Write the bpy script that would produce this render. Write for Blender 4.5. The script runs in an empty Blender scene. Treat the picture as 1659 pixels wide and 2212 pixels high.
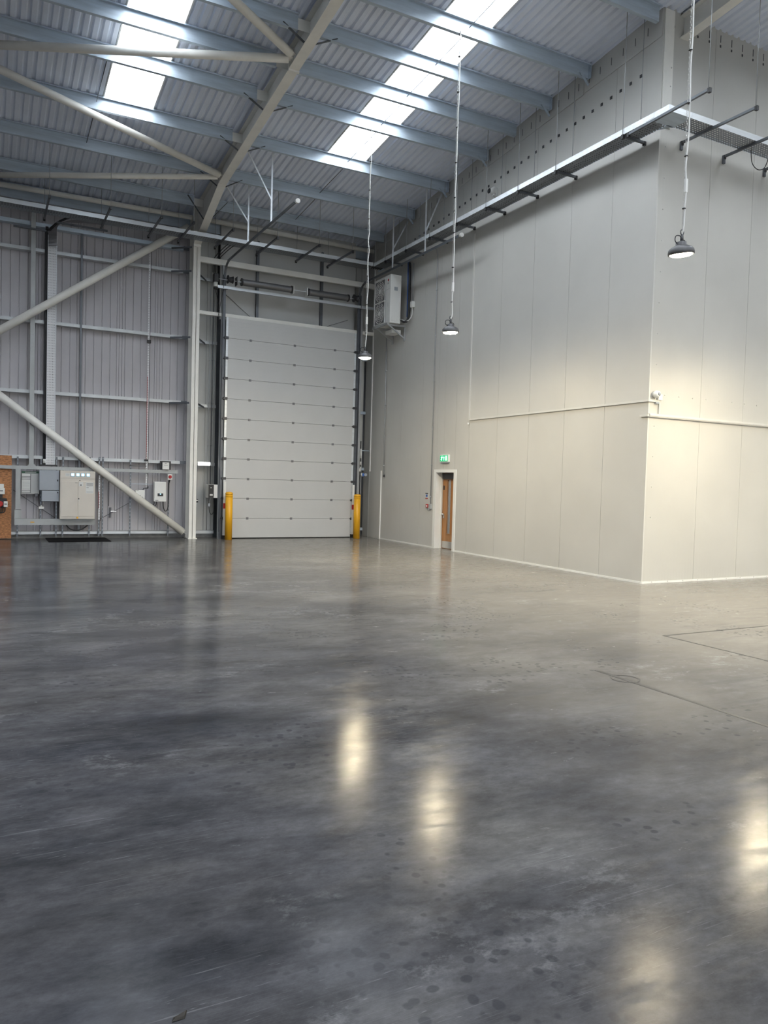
import bpy, bmesh, math, random
from mathutils import Vector, Matrix
random.seed(7)
S = bpy.context.scene
C = S.collection
PI = math.pi

# ------------------------------------------------------------------ camera
YAW, PITCH, ROLL, FPX, EYE = 0.48111371, -0.03873171, 0.02758255, 1647.297, 1.7
fw = Vector((math.sin(YAW)*math.cos(PITCH), math.cos(YAW)*math.cos(PITCH), math.sin(PITCH)))
rt = Vector((math.cos(YAW), -math.sin(YAW), 0)); up = rt.cross(fw)
r2 = math.cos(ROLL)*rt + math.sin(ROLL)*up; u2 = -math.sin(ROLL)*rt + math.cos(ROLL)*up
cam = bpy.data.cameras.new('camera'); camo = bpy.data.objects.new('camera', cam); C.objects.link(camo)
m3 = Matrix((r2, u2, -fw)).transposed()
camo.matrix_world = Matrix.Translation((0, 0, EYE)) @ m3.to_4x4()
cam.sensor_fit = 'VERTICAL'; cam.sensor_height = 24.0; cam.lens = 24.0*FPX/2212.0
cam.clip_start = 0.05; cam.clip_end = 200
S.camera = camo

# ------------------------------------------------------------------ light
SKY_STRENGTH, SKY_COLOR = 18.5, (0.90, 0.95, 1.0, 1)
LAMP_POWER, LAMP_COLOR = 700.0, (1.0, 0.86, 0.59)
EXPOSURE = 0.0
w = bpy.data.worlds.new('overcast_sky'); S.world = w; w.use_nodes = True
bg = w.node_tree.nodes['Background']; bg.inputs[0].default_value = SKY_COLOR; bg.inputs[1].default_value = SKY_STRENGTH
vs = S.view_settings
vs.view_transform = 'Standard'; vs.look = 'None'; vs.gamma = 1.0; vs.use_curve_mapping = False; vs.exposure = EXPOSURE
S.cycles.max_bounces = 8; S.cycles.diffuse_bounces = 4; S.cycles.glossy_bounces = 4
S.cycles.transparent_max_bounces = 12; S.cycles.sample_clamp_indirect = 8.0
S.cycles.caustics_reflective = True; S.cycles.blur_glossy = 1.0; S.cycles.caustics_refractive = False

def zp(y):                                   # top of the purlins: the roof falls towards the cladding wall
    return 9.08 + 0.105*(20.43 - y)
XW, YF = 10.50, 10.00                        # panel wall with the timber door, panel wall facing the camera
YC = 21.72                                   # liner cladding of the outside wall
RL = [(2.08, 3.08), (7.08, 8.08), (-3.92, -2.92), (13.08, 14.08), (19.08, 20.08)]   # rooflight strips
RL_END = [17.16, 17.16, 17.16, 8.2, 8.2]; RL_TOP = -7.0
for i, (a, b) in enumerate(RL):              # sky portals over the rooflights
    y0, y1 = RL_TOP, RL_END[i]
    la = bpy.data.lights.new('rooflight_portal', 'AREA'); la.shape = 'RECTANGLE'; la.size = b-a+.1
    la.size_y = (y1-y0)*1.006; la.cycles.is_portal = True
    lo = bpy.data.objects.new('rooflight_portal', la); C.objects.link(lo)
    lo.location = ((a+b)/2, (y0+y1)/2, zp((y0+y1)/2)+.30); lo.rotation_euler = (-math.atan(0.105), 0, 0)

la = bpy.data.lights.new('added_doorway_portal', 'AREA'); la.shape = 'RECTANGLE'; la.size = 4.4; la.size_y = 4.4; la.cycles.is_portal = True  # sky portal for the unseen doorway added behind the camera
lo = bpy.data.objects.new('added_doorway_portal', la); C.objects.link(lo); lo.location = (6.5, -11.05, 2.2); lo.rotation_euler = (PI/2, 0, PI)

# ------------------------------------------------------------------ materials
M = {}
def nt(name):
    m = bpy.data.materials.new(name); m.use_nodes = True; t = m.node_tree
    return m, t, t.nodes['Principled BSDF']
def N(t, kind, **kw):
    n = t.nodes.new(kind)
    for k, v in kw.items():
        if k in n.bl_rna.properties: setattr(n, k, v)
        else: n.inputs[k.replace('_', ' ')].default_value = v
    return n
def ramp(t, fac, stops):
    n = t.nodes.new('ShaderNodeValToRGB'); e = n.color_ramp.elements
    while len(e) < len(stops): e.new(.5)
    for k, (p, c) in enumerate(stops):
        e[k].position = p; e[k].color = (c, c, c, 1) if isinstance(c, (int, float)) else (*c, 1)
    t.links.new(fac, n.inputs[0]); return n
def mix(t, fac, a, b, blend='MIX'):
    n = t.nodes.new('ShaderNodeMix'); n.data_type = 'RGBA'; n.blend_type = blend
    for s, v in ((n.inputs[0], fac), (n.inputs[6], a), (n.inputs[7], b)):
        if hasattr(v, 'links') or hasattr(v, 'is_linked'): t.links.new(v, s)
        elif isinstance(v, (int, float)): s.default_value = v
        else: s.default_value = (*v, 1)
    return n.outputs[2]
def mat(key, col, rough=.5, metal=0.0, var=.12, scale=3.0, spec=.5, bump=0.0, stretch=(1, 1, 1)):
    m, t, p = nt(key)
    tc = N(t, 'ShaderNodeTexCoord'); mp = N(t, 'ShaderNodeMapping'); mp.inputs['Scale'].default_value = stretch
    t.links.new(tc.outputs['Object'], mp.inputs[0])
    nz = N(t, 'ShaderNodeTexNoise', Scale=scale, Detail=6.0, Roughness=.6); t.links.new(mp.outputs[0], nz.inputs['Vector'])
    lo = tuple(c*(1-var) for c in col); hi = tuple(min(1, c*(1+var)) for c in col)
    r = ramp(t, nz.outputs[0], [(.3, lo), (.7, hi)]); t.links.new(r.outputs[0], p.inputs['Base Color'])
    p.inputs['Roughness'].default_value = rough; p.inputs['Metallic'].default_value = metal
    p.inputs['Specular IOR Level'].default_value = spec
    if bump:
        b = N(t, 'ShaderNodeBump', Strength=bump, Distance=.01); t.links.new(nz.outputs[0], b.inputs['Height']); t.links.new(b.outputs[0], p.inputs['Normal'])
    M[key] = m; return m
def emit(key, col, strength):
    m, t, p = nt(key)
    p.inputs['Base Color'].default_value = (*col, 1); p.inputs['Emission Color'].default_value = (*col, 1)
    p.inputs['Emission Strength'].default_value = strength; M[key] = m; return m

mat('cream_steel', (.84, .825, .77), .45, var=.05)
mat('galv', (.50, .58, .66), .42, .2, var=.14, scale=2.0, stretch=(.6, 6, 6))
mat('galv_mid', (.40, .41, .415), .42, .2, var=.1)
mat('galv_rail', (.50, .52, .53), .4, .25, var=.1)
mat('spring_steel', (.20, .20, .21), .38, .5, var=.1)
mat('galv_bright', (.74, .77, .79), .36, .35, var=.1, scale=2.0, stretch=(.5, 5, 5))
mat('galv_dark', (.13, .14, .155), .45, .5, var=.15)
mat('trunk_grey', (.40, .415, .415), .45, .1, var=.08)
mat('liner_roof', (.76, .82, .94), .5, var=.05, scale=1.2)
mat('hall_cladding', (.40, .40, .41), .5, var=.05)
mat('cladding', (.45, .435, .455), .5, var=.05, scale=1.0)
mat('cladding_cream', (.52, .52, .50), .5, var=.05, scale=1.0)
mat('panel_grey', (.50, .50, .485), .5, var=.06, scale=.8)
mat('door_white', (.56, .56, .55), .45, var=.03, scale=1.0)
mat('trim_white', (.80, .80, .77), .4, var=.03)
mat('trim_wall', (.62, .61, .575), .4, var=.03)
mat('plastic_white', (.78, .78, .75), .4, var=.03)
mat('plastic_beige', (.66, .61, .54), .45, var=.03)
mat('plastic_grey', (.36, .39, .43), .45, var=.04)
mat('lamp_grey', (.10, .10, .105), .45, .3)
mat('black', (.018, .018, .02), .5, var=.2)
mat('rubber', (.006, .006, .007), .85, var=.3, scale=20, spec=.15)
mat('dark_steel', (.07, .07, .075), .4, .6, var=.2)
mat('red', (.45, .02, .02), .45, var=.1)
mat('blue', (.06, .14, .42), .45, var=.1)
mat('yellow', (.80, .40, .015), .38, var=.06)
mat('concrete_plinth', (.34, .34, .335), .8, var=.15, scale=8)
mat('wood', (.42, .20, .075), .4, var=.22, scale=3, stretch=(6, 6, .5))
mat('osb', (.42, .185, .075), .65, var=.55, scale=16, stretch=(1, 1, 2.5))
mat('steel', (.62, .61, .59), .3, .9, var=.05)
mat('paper', (.72, .72, .70), .7, var=.03)
mat('ink', (.12, .12, .13), .7, var=.1)
mat('sign_green_dark', (.05, .12, .08), .6)
mat('joint_filler', (.055, .053, .052), .5, var=.25, scale=6)
mat('leaf', (.02, .016, .012), .7)
emit('screen', (.45, .80, 1.0), 1.6)
emit('sign_green', (.0, .42, .17), .8)
emit('sign_white', (.65, 1.0, .82), 1.3)
emit('bulkhead_glow', (1.0, .99, .96), 2.2)
emit('lamp_glow', LAMP_COLOR, 1.0)
M['lamp_glow'].node_tree.nodes['Principled BSDF'].inputs['Emission Strength'].default_value = LAMP_POWER
M['lamp_glow'].node_tree.nodes['Principled BSDF'].inputs['Base Color'].default_value = (.8, .8, .8, 1)

def panel_mat(key, col, axis):               # flat composite panel with fine upright micro-ribs
    m, t, p = nt(key)
    tc = N(t, 'ShaderNodeTexCoord')
    wv = N(t, 'ShaderNodeTexWave', Scale=4.2, Distortion=0.0); wv.bands_direction = axis; wv.wave_profile = 'SIN'
    geo = N(t, 'ShaderNodeNewGeometry'); t.links.new(geo.outputs['Position'], wv.inputs['Vector'])
    b = N(t, 'ShaderNodeBump', Strength=.10, Distance=.004); t.links.new(wv.outputs['Fac'], b.inputs['Height']); t.links.new(b.outputs[0], p.inputs['Normal'])
    nz = N(t, 'ShaderNodeTexNoise', Scale=.7, Detail=5.0); t.links.new(geo.outputs['Position'], nz.inputs['Vector'])
    r = ramp(t, nz.outputs[0], [(.35, tuple(c*.96 for c in col)), (.65, tuple(c*1.03 for c in col))])
    t.links.new(r.outputs[0], p.inputs['Base Color']); p.inputs['Roughness'].default_value = .38
    M[key] = m
panel_mat('panel_side', (.56, .55, .515), 'Y')
panel_mat('panel_front', (.55, .54, .50), 'X')

def rooflight_mat():                         # weathered translucent sheet
    m, t, p = nt('rooflight'); out = t.nodes['Material Output']; t.nodes.remove(p)
    geo = N(t, 'ShaderNodeNewGeometry'); mp = N(t, 'ShaderNodeMapping'); mp.inputs['Scale'].default_value = (5, .8, 1)
    t.links.new(geo.outputs['Position'], mp.inputs[0])
    nz = N(t, 'ShaderNodeTexNoise', Scale=1.6, Detail=7.0, Roughness=.65); t.links.new(mp.outputs[0], nz.inputs['Vector'])
    r = ramp(t, nz.outputs[0], [(.32, (.45, .45, .46)), (.52, (.82, .83, .84))])
    tr = N(t, 'ShaderNodeBsdfTransparent'); t.links.new(r.outputs[0], tr.inputs[0])
    df = N(t, 'ShaderNodeBsdfTranslucent'); df.inputs[0].default_value = (.8, .82, .84, 1)
    mx = N(t, 'ShaderNodeMixShader'); mx.inputs[0].default_value = .18
    t.links.new(tr.outputs[0], mx.inputs[1]); t.links.new(df.outputs[0], mx.inputs[2]); t.links.new(mx.outputs[0], out.inputs[0])
    M['rooflight'] = m
rooflight_mat()

def perforated(key, col, sx, sy, metal=.7):  # punched tray: real see-through slots
    m, t, p = nt(key); out = t.nodes['Material Output']
    geo = N(t, 'ShaderNodeNewGeometry'); sep = N(t, 'ShaderNodeSeparateXYZ'); t.links.new(geo.outputs['Position'], sep.inputs[0])
    def cell(o, s, lo, hi):
        a = N(t, 'ShaderNodeMath', operation='MULTIPLY'); t.links.new(o, a.inputs[0]); a.inputs[1].default_value = s
        f = N(t, 'ShaderNodeMath', operation='FRACT'); t.links.new(a.outputs[0], f.inputs[0])
        g = N(t, 'ShaderNodeMath', operation='COMPARE'); t.links.new(f.outputs[0], g.inputs[0]); g.inputs[1].default_value = (lo+hi)/2; g.inputs[2].default_value = (hi-lo)/2
        return g.outputs[0]
    c = N(t, 'ShaderNodeMath', operation='MULTIPLY')
    t.links.new(cell(sep.outputs[sx[0]], sx[1], .3, .7), c.inputs[0]); t.links.new(cell(sep.outputs[sy[0]], sy[1], .3, .72), c.inputs[1])
    p.inputs['Base Color'].default_value = (*col, 1); p.inputs['Metallic'].default_value = metal; p.inputs['Roughness'].default_value = .4
    tr = N(t, 'ShaderNodeBsdfTransparent'); mx = N(t, 'ShaderNodeMixShader')
    t.links.new(c.outputs[0], mx.inputs[0]); t.links.new(p.outputs[0], mx.inputs[1]); t.links.new(tr.outputs[0], mx.inputs[2]); t.links.new(mx.outputs[0], out.inputs[0])
    M[key] = m
perforated('perf_side', (.30, .32, .34), (0, 20), (1, 16))
perforated('perf_back', (.30, .32, .34), (1, 20), (0, 16))
perforated('perf_riser', (.70, .70, .71), (0, 28), (2, 15), .1)

def floor_mat():                             # power-floated concrete, worn and scuffed
    m, t, p = nt('floor_concrete')
    geo = N(t, 'ShaderNodeNewGeometry'); P0 = geo.outputs['Position']
    def noise(sc, det=8.0, rough=.6, scale=(1, 1, 1), rot=0.0, dist=0.0, off=(0, 0, 0)):
        mp = N(t, 'ShaderNodeMapping'); mp.inputs['Scale'].default_value = scale; mp.inputs['Rotation'].default_value = (0, 0, rot); mp.inputs['Location'].default_value = off
        t.links.new(P0, mp.inputs[0])
        n = N(t, 'ShaderNodeTexNoise', Scale=sc, Detail=det, Roughness=rough, Distortion=dist); t.links.new(mp.outputs[0], n.inputs['Vector']); return n.outputs[0]
    big = noise(.36, 6, .6, (.8, 1.2, 1), .35)
    med = noise(1.25, 10, .68, (.66, 1.3, 1), .40)
    fine = noise(7.5, 11, .80, (.75, 1.25, 1), .45)
    a = ramp(t, big, [(.35, (.028, .030, .037)), (.5, (.066, .066, .071)), (.66, (.125, .122, .119))])
    b = ramp(t, med, [(.30, .50), (.5, 1.0), (.70, 1.6)])
    col = mix(t, 1.0, a.outputs[0], b.outputs[0], 'MULTIPLY')
    f = ramp(t, fine, [(.32, .68), (.68, 1.32)])
    col = mix(t, 1.0, col, f.outputs[0], 'MULTIPLY')
    # pale beige dust and lamp-lit brightness put into the colour beside the walls
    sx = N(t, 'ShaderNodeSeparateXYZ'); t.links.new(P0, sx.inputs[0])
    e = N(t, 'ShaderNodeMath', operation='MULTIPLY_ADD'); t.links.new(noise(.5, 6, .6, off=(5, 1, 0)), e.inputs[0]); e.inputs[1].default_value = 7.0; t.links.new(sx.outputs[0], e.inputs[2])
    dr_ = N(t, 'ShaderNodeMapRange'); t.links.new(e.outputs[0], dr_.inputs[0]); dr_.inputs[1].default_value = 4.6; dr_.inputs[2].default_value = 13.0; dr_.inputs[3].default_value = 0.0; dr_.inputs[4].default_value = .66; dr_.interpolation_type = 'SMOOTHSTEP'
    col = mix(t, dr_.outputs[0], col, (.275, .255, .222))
    # pale dusty scuffs, only inside patches
    sc1 = ramp(t, noise(6.5, 10, .78, (.8, 1.2, 1), .4), [(.50, 0.0), (.62, 1.0)])
    msk = ramp(t, noise(.75, 5, .55, off=(3.1, 7.7, 0)), [(.57, 0.0), (.70, 1.0)])
    ml = N(t, 'ShaderNodeMath', operation='MULTIPLY'); t.links.new(sc1.outputs[0], ml.inputs[0]); t.links.new(msk.outputs[0], ml.inputs[1])
    ml2 = N(t, 'ShaderNodeMath', operation='MULTIPLY'); t.links.new(ml.outputs[0], ml2.inputs[0]); ml2.inputs[1].default_value = .55
    col = mix(t, ml2.outputs[0], col, (.34, .34, .345))
    # long trowel / tyre streaks
    st = ramp(t, noise(2.0, 7, .65, (.3, 2.2, 1), -.38), [(.56, 0.0), (.72, .4)])
    col = mix(t, st.outputs[0], col, (.055, .058, .065))
    # dark drip stains
    vo = N(t, 'ShaderNodeTexVoronoi', Scale=13.0, Randomness=1.0)
    mpv = N(t, 'ShaderNodeMapping'); nzv = N(t, 'ShaderNodeTexNoise', Scale=5.0); t.links.new(P0, nzv.inputs['Vector'])
    add = N(t, 'ShaderNodeMix'); add.data_type = 'VECTOR'; add.inputs[0].default_value = .06; t.links.new(P0, add.inputs[4]); t.links.new(nzv.outputs[1], add.inputs[5])
    t.links.new(add.outputs[1], vo.inputs['Vector'])
    sp = ramp(t, vo.outputs['Distance'], [(.22, 1.0), (.30, 0.0)])
    sm = ramp(t, noise(.9, 4, .5, off=(11.3, 2.6, 0)), [(.52, 0.0), (.60, 1.0)])
    ms = N(t, 'ShaderNodeMath', operation='MULTIPLY'); t.links.new(sp.outputs[0], ms.inputs[0]); t.links.new(sm.outputs[0], ms.inputs[1])
    ms2 = N(t, 'ShaderNodeMath', operation='MULTIPLY'); t.links.new(ms.outputs[0], ms2.inputs[0]); ms2.inputs[1].default_value = .6
    col = mix(t, ms2.outputs[0], col, (.035, .037, .042))
    # hairline scratches
    for rot in (.9, -.55):
        s1 = ramp(t, noise(3.0, 2, .5, (.25, 14, 1), rot), [(.496, 0.0), (.5, .35), (.504, 0.0)])
        sk = ramp(t, noise(1.1, 3, .5, off=(rot*9, 1.2, 0)), [(.5, 0.0), (.62, 1.0)])
        q = N(t, 'ShaderNodeMath', operation='MULTIPLY'); t.links.new(s1.outputs[0], q.inputs[0]); t.links.new(sk.outputs[0], q.inputs[1])
        col = mix(t, q.outputs[0], col, (.30, .30, .31))
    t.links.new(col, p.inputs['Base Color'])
    rr = ramp(t, noise(5.0, 11, .8, (.6, 1.6, 1), .4), [(.32, .09), (.5, .15), (.68, .32)])
    t.links.new(rr.outputs[0], p.inputs['Roughness'])
    p.inputs['Specular IOR Level'].default_value = .055
    bm_ = N(t, 'ShaderNodeBump', Strength=.20, Distance=.003); t.links.new(noise(9.0, 10, .72, (.7, 1.4, 1), .4), bm_.inputs['Height']); t.links.new(bm_.outputs[0], p.inputs['Normal'])
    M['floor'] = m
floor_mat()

# ------------------------------------------------------------------ mesh helpers
WL = {}                                      # world location of every object that can be a parent
def box(bm, x0, x1, y0, y1, z0, z1, bev=0.0):
    vs_ = [bm.verts.new(v) for v in ((x0, y0, z0), (x1, y0, z0), (x1, y1, z0), (x0, y1, z0), (x0, y0, z1), (x1, y0, z1), (x1, y1, z1), (x0, y1, z1))]
    fs = [bm.faces.new([vs_[i] for i in f]) for f in ((0, 3, 2, 1), (4, 5, 6, 7), (0, 1, 5, 4), (1, 2, 6, 5), (2, 3, 7, 6), (3, 0, 4, 7))]
    if bev:
        bmesh.ops.bevel(bm, geom=list({e for f in fs for e in f.edges}), offset=bev, segments=2, affect='EDGES', profile=.5)
    return bm
def hexa(bm, p):                             # 8 corners, bottom ring then top ring
    v = [bm.verts.new(q) for q in p]
    for f in ((0, 3, 2, 1), (4, 5, 6, 7), (0, 1, 5, 4), (1, 2, 6, 5), (2, 3, 7, 6), (3, 0, 4, 7)): bm.faces.new([v[i] for i in f])
    return bm
def ybeam(bm, x0, x1, pts):                  # pts: (y, z_bottom, z_top) stations along y
    rings = [[bm.verts.new(q) for q in ((x0, y, a), (x1, y, a), (x1, y, b), (x0, y, b))] for y, a, b in pts]
    for r, s in zip(rings, rings[1:]):
        for k in range(4): bm.faces.new((r[k], r[(k+1) % 4], s[(k+1) % 4], s[k]))
    bm.faces.new(rings[0][::-1]); bm.faces.new(rings[-1]); return bm
def frame_of(d):
    d = d.normalized(); a = Vector((0, 0, 1)) if abs(d.z) < .95 else Vector((1, 0, 0))
    u = d.cross(a).normalized(); return u, d.cross(u).normalized()
def tube(bm, pts, r, seg=8, cap=True, smooth=True):
    pts = [Vector(p) for p in pts]; rings = []
    rs = r if isinstance(r, (list, tuple)) else [r]*len(pts)
    u0, v0 = frame_of(pts[1]-pts[0])
    for i, p in enumerate(pts):
        d = (pts[min(i+1, len(pts)-1)]-pts[max(i-1, 0)]).normalized()
        u0 = (u0 - d*u0.dot(d)).normalized(); v0 = d.cross(u0)
        rings.append([bm.verts.new(p + rs[i]*(math.cos(a)*u0+math.sin(a)*v0)) for a in (2*PI*k/seg for k in range(seg))])
    for a, b in zip(rings, rings[1:]):
        for k in range(seg):
            f = bm.faces.new((a[k], a[(k+1) % seg], b[(k+1) % seg], b[k])); f.smooth = smooth
    if cap: bm.faces.new(rings[0][::-1]); bm.faces.new(rings[-1])
    return bm
def bar(bm, p0, p1, wd, ht):                 # rectangular bar between two points
    p0, p1 = Vector(p0), Vector(p1); u, v = frame_of(p1-p0)
    if abs(u.z) > abs(v.z): u, v = v, u
    q = []
    for p in (p0, p1): q.append([bm.verts.new(p + a*u*wd/2 + b*v*ht/2) for a, b in ((-1, -1), (1, -1), (1, 1), (-1, 1))])
    for k in range(4): bm.faces.new((q[0][k], q[0][(k+1) % 4], q[1][(k+1) % 4], q[1][k]))
    bm.faces.new(q[0][::-1]); bm.faces.new(q[1]); return bm
def lathe(bm, prof, cx=0, cy=0, cz=0, seg=32, axis='Z'):
    rings = []
    for r, h in prof:
        ring = []
        for k in range(seg):
            a = 2*PI*k/seg; c, s = r*math.cos(a), r*math.sin(a)
            p = (c, s, h) if axis == 'Z' else ((h, c, s) if axis == 'X' else (s, h, c))
            ring.append(bm.verts.new((cx+p[0], cy+p[1], cz+p[2])))
        rings.append(ring)
    for a, b in zip(rings, rings[1:]):
        for k in range(seg):
            f = bm.faces.new((a[k], a[(k+1) % seg], b[(k+1) % seg], b[k])); f.smooth = True
    bm.faces.new(rings[0][::-1]); bm.faces.new(rings[-1]); return bm
def B(): return bmesh.new()
def smooth_path(pts, n=6):
    pts = [Vector(p) for p in pts]; out = []
    for i in range(len(pts)-1):
        p0, p1, p2, p3 = pts[max(i-1, 0)], pts[i], pts[i+1], pts[min(i+2, len(pts)-1)]
        for k in range(n):
            t = k/n
            out.append(.5*((2*p1)+(-p0+p2)*t+(2*p0-5*p1+4*p2-p3)*t*t+(-p0+3*p1-3*p2+p3)*t**3))
    out.append(pts[-1]); return out
def obj(name, bm, m, parent=None, label=None):
    """one mesh object; coordinates are given in world space and stored relative to a sensible origin"""
    bmesh.ops.recalc_face_normals(bm, faces=bm.faces)
    if parent is not None: loc = WL[parent.name]
    else:
        xs = [v.co for v in bm.verts]
        loc = Vector(((min(v.x for v in xs)+max(v.x for v in xs))/2, (min(v.y for v in xs)+max(v.y for v in xs))/2, min(v.z for v in xs)))
    bmesh.ops.translate(bm, verts=bm.verts, vec=-loc)
    me = bpy.data.meshes.new(name); bm.to_mesh(me); bm.free()
    me.materials.append(M[m] if isinstance(m, str) else m)
    o = bpy.data.objects.new(name, me); C.objects.link(o)
    if parent is not None: o.parent = parent; WL[o.name] = loc.copy()
    else: o.location = loc; WL[o.name] = loc.copy()
    if label: o['label'] = label
    return o
def tag(o, label, cat, group=None):
    o['label'] = label; o['category'] = cat
    if group: o['group'] = group
    return o
def thing(name, label, cat, loc, group=None):
    o = bpy.data.objects.new(name, None); C.objects.link(o); o.location = loc; o.empty_display_size = .1
    WL[o.name] = Vector(loc); return tag(o, label, cat, group)
def struct(name, bm=None, m=None, loc=(0, 0, 0)):
    if bm is None:
        o = bpy.data.objects.new(name, None); C.objects.link(o); o.location = loc; WL[o.name] = Vector(loc)
    else: o = obj(name, bm, m)
    o['kind'] = 'structure'; return o
def copyo(src, off, parent=None, label=None):   # one object copied with shared mesh, moved by off
    o = src.copy(); C.objects.link(o); o.parent = parent; o.location = src.location + Vector(off)
    if label: o['label'] = label
    return o
def bx(*a, **k): return box(B(), *a, **k)
def text_mesh(s, size, m, parent, origin, xdir, ydir):
    cu = bpy.data.curves.new('lettering', 'FONT'); cu.body = s; cu.size = size; cu.align_x = 'CENTER'; cu.align_y = 'CENTER'; cu.extrude = .001
    to = bpy.data.objects.new('lettering', cu); C.objects.link(to)
    me = bpy.data.meshes.new_from_object(to.evaluated_get(bpy.context.evaluated_depsgraph_get()))
    C.objects.unlink(to); bpy.data.objects.remove(to)
    X, Y = Vector(xdir), Vector(ydir); Z = X.cross(Y)
    mt = Matrix((X, Y, Z)).transposed().to_4x4(); mt.translation = Vector(origin)-WL[parent.name]
    me.transform(mt); me.materials.clear(); me.materials.append(M[m])
    o = bpy.data.objects.new('lettering', me); C.objects.link(o); o.parent = parent; return o

# ================================================================== STRUCTURE
XA, XB, YA, YB = -13.0, 24.0, -11.0, 22.0
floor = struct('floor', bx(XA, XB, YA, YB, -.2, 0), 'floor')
def filler(bm): return obj('joint_filler', bm, 'joint_filler', floor)
filler(bx(7.02, 11.5, 6.305, 6.335, 0, .0015)); filler(bx(7.02, 7.05, 4.2, 6.305, 0, .0015))
b = B(); hexa(b, [(5.045, 2.9, 0), (5.085, 2.9, 0), (5.095, 5.33, 0), (5.045, 5.33, 0), (5.045, 2.9, .0015), (5.085, 2.9, .0015), (5.095, 5.33, .0015), (5.045, 5.33, .0015)]); filler(b)
b = B(); seg = 36; cc = (5.09, 4.99)
rin = [[b.verts.new((cc[0]+r*math.cos(2*PI*k/seg), cc[1]+r*math.sin(2*PI*k/seg), .002)) for k in range(seg)] for r in (.115, .13)]
for k in range(seg): b.faces.new((rin[0][k], rin[0][(k+1) % seg], rin[1][(k+1) % seg], rin[1][k]))
filler(b)

# roof: outer deck with openings, corrugated liner sheets, rooflights
bands = sorted((a, c, RL_END[i]) for i, (a, c) in enumerate(RL))
b = B()
def deck(x0, x1, y0, y1):
    hexa(b, [(x0, y0, zp(y0)+.16), (x1, y0, zp(y0)+.16), (x1, y1, zp(y1)+.16), (x0, y1, zp(y1)+.16), (x0, y0, zp(y0)+.26), (x1, y0, zp(y0)+.26), (x1, y1, zp(y1)+.26), (x0, y1, zp(y1)+.26)])
x = XA-.2
for a, c, ye in bands:
    deck(x, a, YA-.2, YB+.2); deck(a, c, YA-.2, RL_TOP); deck(a, c, ye, YB+.2); x = c
deck(x, XB+.2, YA-.2, YB+.2)
ceiling = struct('ceiling', b, 'galv_dark')
def corrugated(width, y0, y1):
    n = round(width/(1/6)); prof = []
    for k in range(n):
        o = k/6.0
        prof += [(o, .038), (o+.034, .038), (o+.062, 0), (o+.139, 0)]
    prof += [(n/6.0, .038)]
    b = B(); rows = []
    for y in (y0, y1): rows.append([b.verts.new((px, y, zp(y)+pz)) for px, pz in prof])
    for k in range(len(prof)-1): b.faces.new((rows[0][k], rows[0][k+1], rows[1][k+1], rows[1][k]))
    return b
def put_sheet(cache, name, m, parent, x, y0, y1):
    key = (name, round(y0, 2), round(y1, 2))
    if key not in cache:
        o = obj(name, corrugated(1.0, y0, y1), m, parent); cache[key] = o; o.location.x += x
        o['base_x'] = 0.0; del o['base_x']
        cache[key] = (o, x)
    else:
        src, sx = cache[key]; copyo(src, (x-sx, 0, 0), parent)
cache = {}
lights = {round(a, 2): RL_END[i] for i, (a, c) in enumerate(RL)}
x = -12.92
while x < XB:
    k = round(x, 2)
    if k in lights:
        put_sheet(cache, 'roof_sheet', 'liner_roof', ceiling, x, lights[k]+.02, YB)
        put_sheet(cache, 'roof_sheet', 'liner_roof', ceiling, x, YA, RL_TOP)
    else: put_sheet(cache, 'roof_sheet', 'liner_roof', ceiling, x, YA, YB)
    x += 1.0
PUR = [20.43, 18.70, 16.97, 15.24, 14.09, 12.97, 11.81, 10.04, 8.30, 6.57]
for i, (a, c) in enumerate(RL):
    wn = struct('window_%d' % (i+1), None, None, ((a+c)/2, RL_END[i], zp(RL_END[i])))
    cuts = [RL_END[i]] + [y for y in (15.24, 12.97, 10.04, 6.57) if y < RL_END[i]-.5] + [RL_TOP]
    for y1, y0 in zip(cuts, cuts[1:]):
        bm = corrugated(1.0, y0, y1); bmesh.ops.translate(bm, verts=bm.verts, vec=(a, 0, .012)); obj('pane', bm, 'rooflight', wn)
    for xx in (a, c):                        # pale upstand flashings beside the opening
        obj('flashing', ybeam(B(), xx-.012, xx+.012, [(RL_TOP, zp(RL_TOP)-.004, zp(RL_TOP)+.17), (RL_END[i], zp(RL_END[i])-.004, zp(RL_END[i])+.17)]), 'trim_white', wn)

# outside wall: backing, plinth, ribbed liner sheets, flat panels over the big door
wb = struct('wall_back', bx(XA, XB, YC+.12, YC+.30, 0, 9.1), 'galv_dark')
obj('plinth', bx(XA, 5.78, YC-.02, YC+.12, 0, .20), 'concrete_plinth', wb)
obj('plinth', bx(9.98, XW, YC-.02, YC+.12, 0, .20), 'concrete_plinth', wb)
def liner(x0, x1, z0, z1, m, ribs):
    b = B(); prof = [(x0+.002, .10), (x0+.004, 0)]
    for r in ribs:
        if x0+.03 < x0+r < x1-.03: prof += [(x0+r-.013, 0), (x0+r-.006, .02), (x0+r+.006, .02), (x0+r+.013, 0)]
    prof += [(x1-.004, 0), (x1-.002, .10)]
    v0 = [b.verts.new((px, YC+py, z0)) for px, py in prof]; v1 = [b.verts.new((px, YC+py, z1)) for px, py in prof]
    for k in range(len(prof)-1): b.faces.new((v0[k], v0[k+1], v1[k+1], v1[k]))
    return obj('cladding_sheet', b, m, wb)
RIBS = [.07, .145, .35, .555, .76, .93]
s0 = liner(-.85, .15, .20, 8.98, 'cladding', RIBS)
for k in range(1, 6): copyo(s0, (k*1.0-.001*k, 0, 0), wb)
for k in range(1, 13): copyo(s0, (-k*1.0, 0, 0), wb)
liner(5.15, 5.80, .20, 8.98, 'cladding_cream', RIBS)
liner(9.98, 10.5, .20, 8.98, 'cladding_cream', RIBS)
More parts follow.
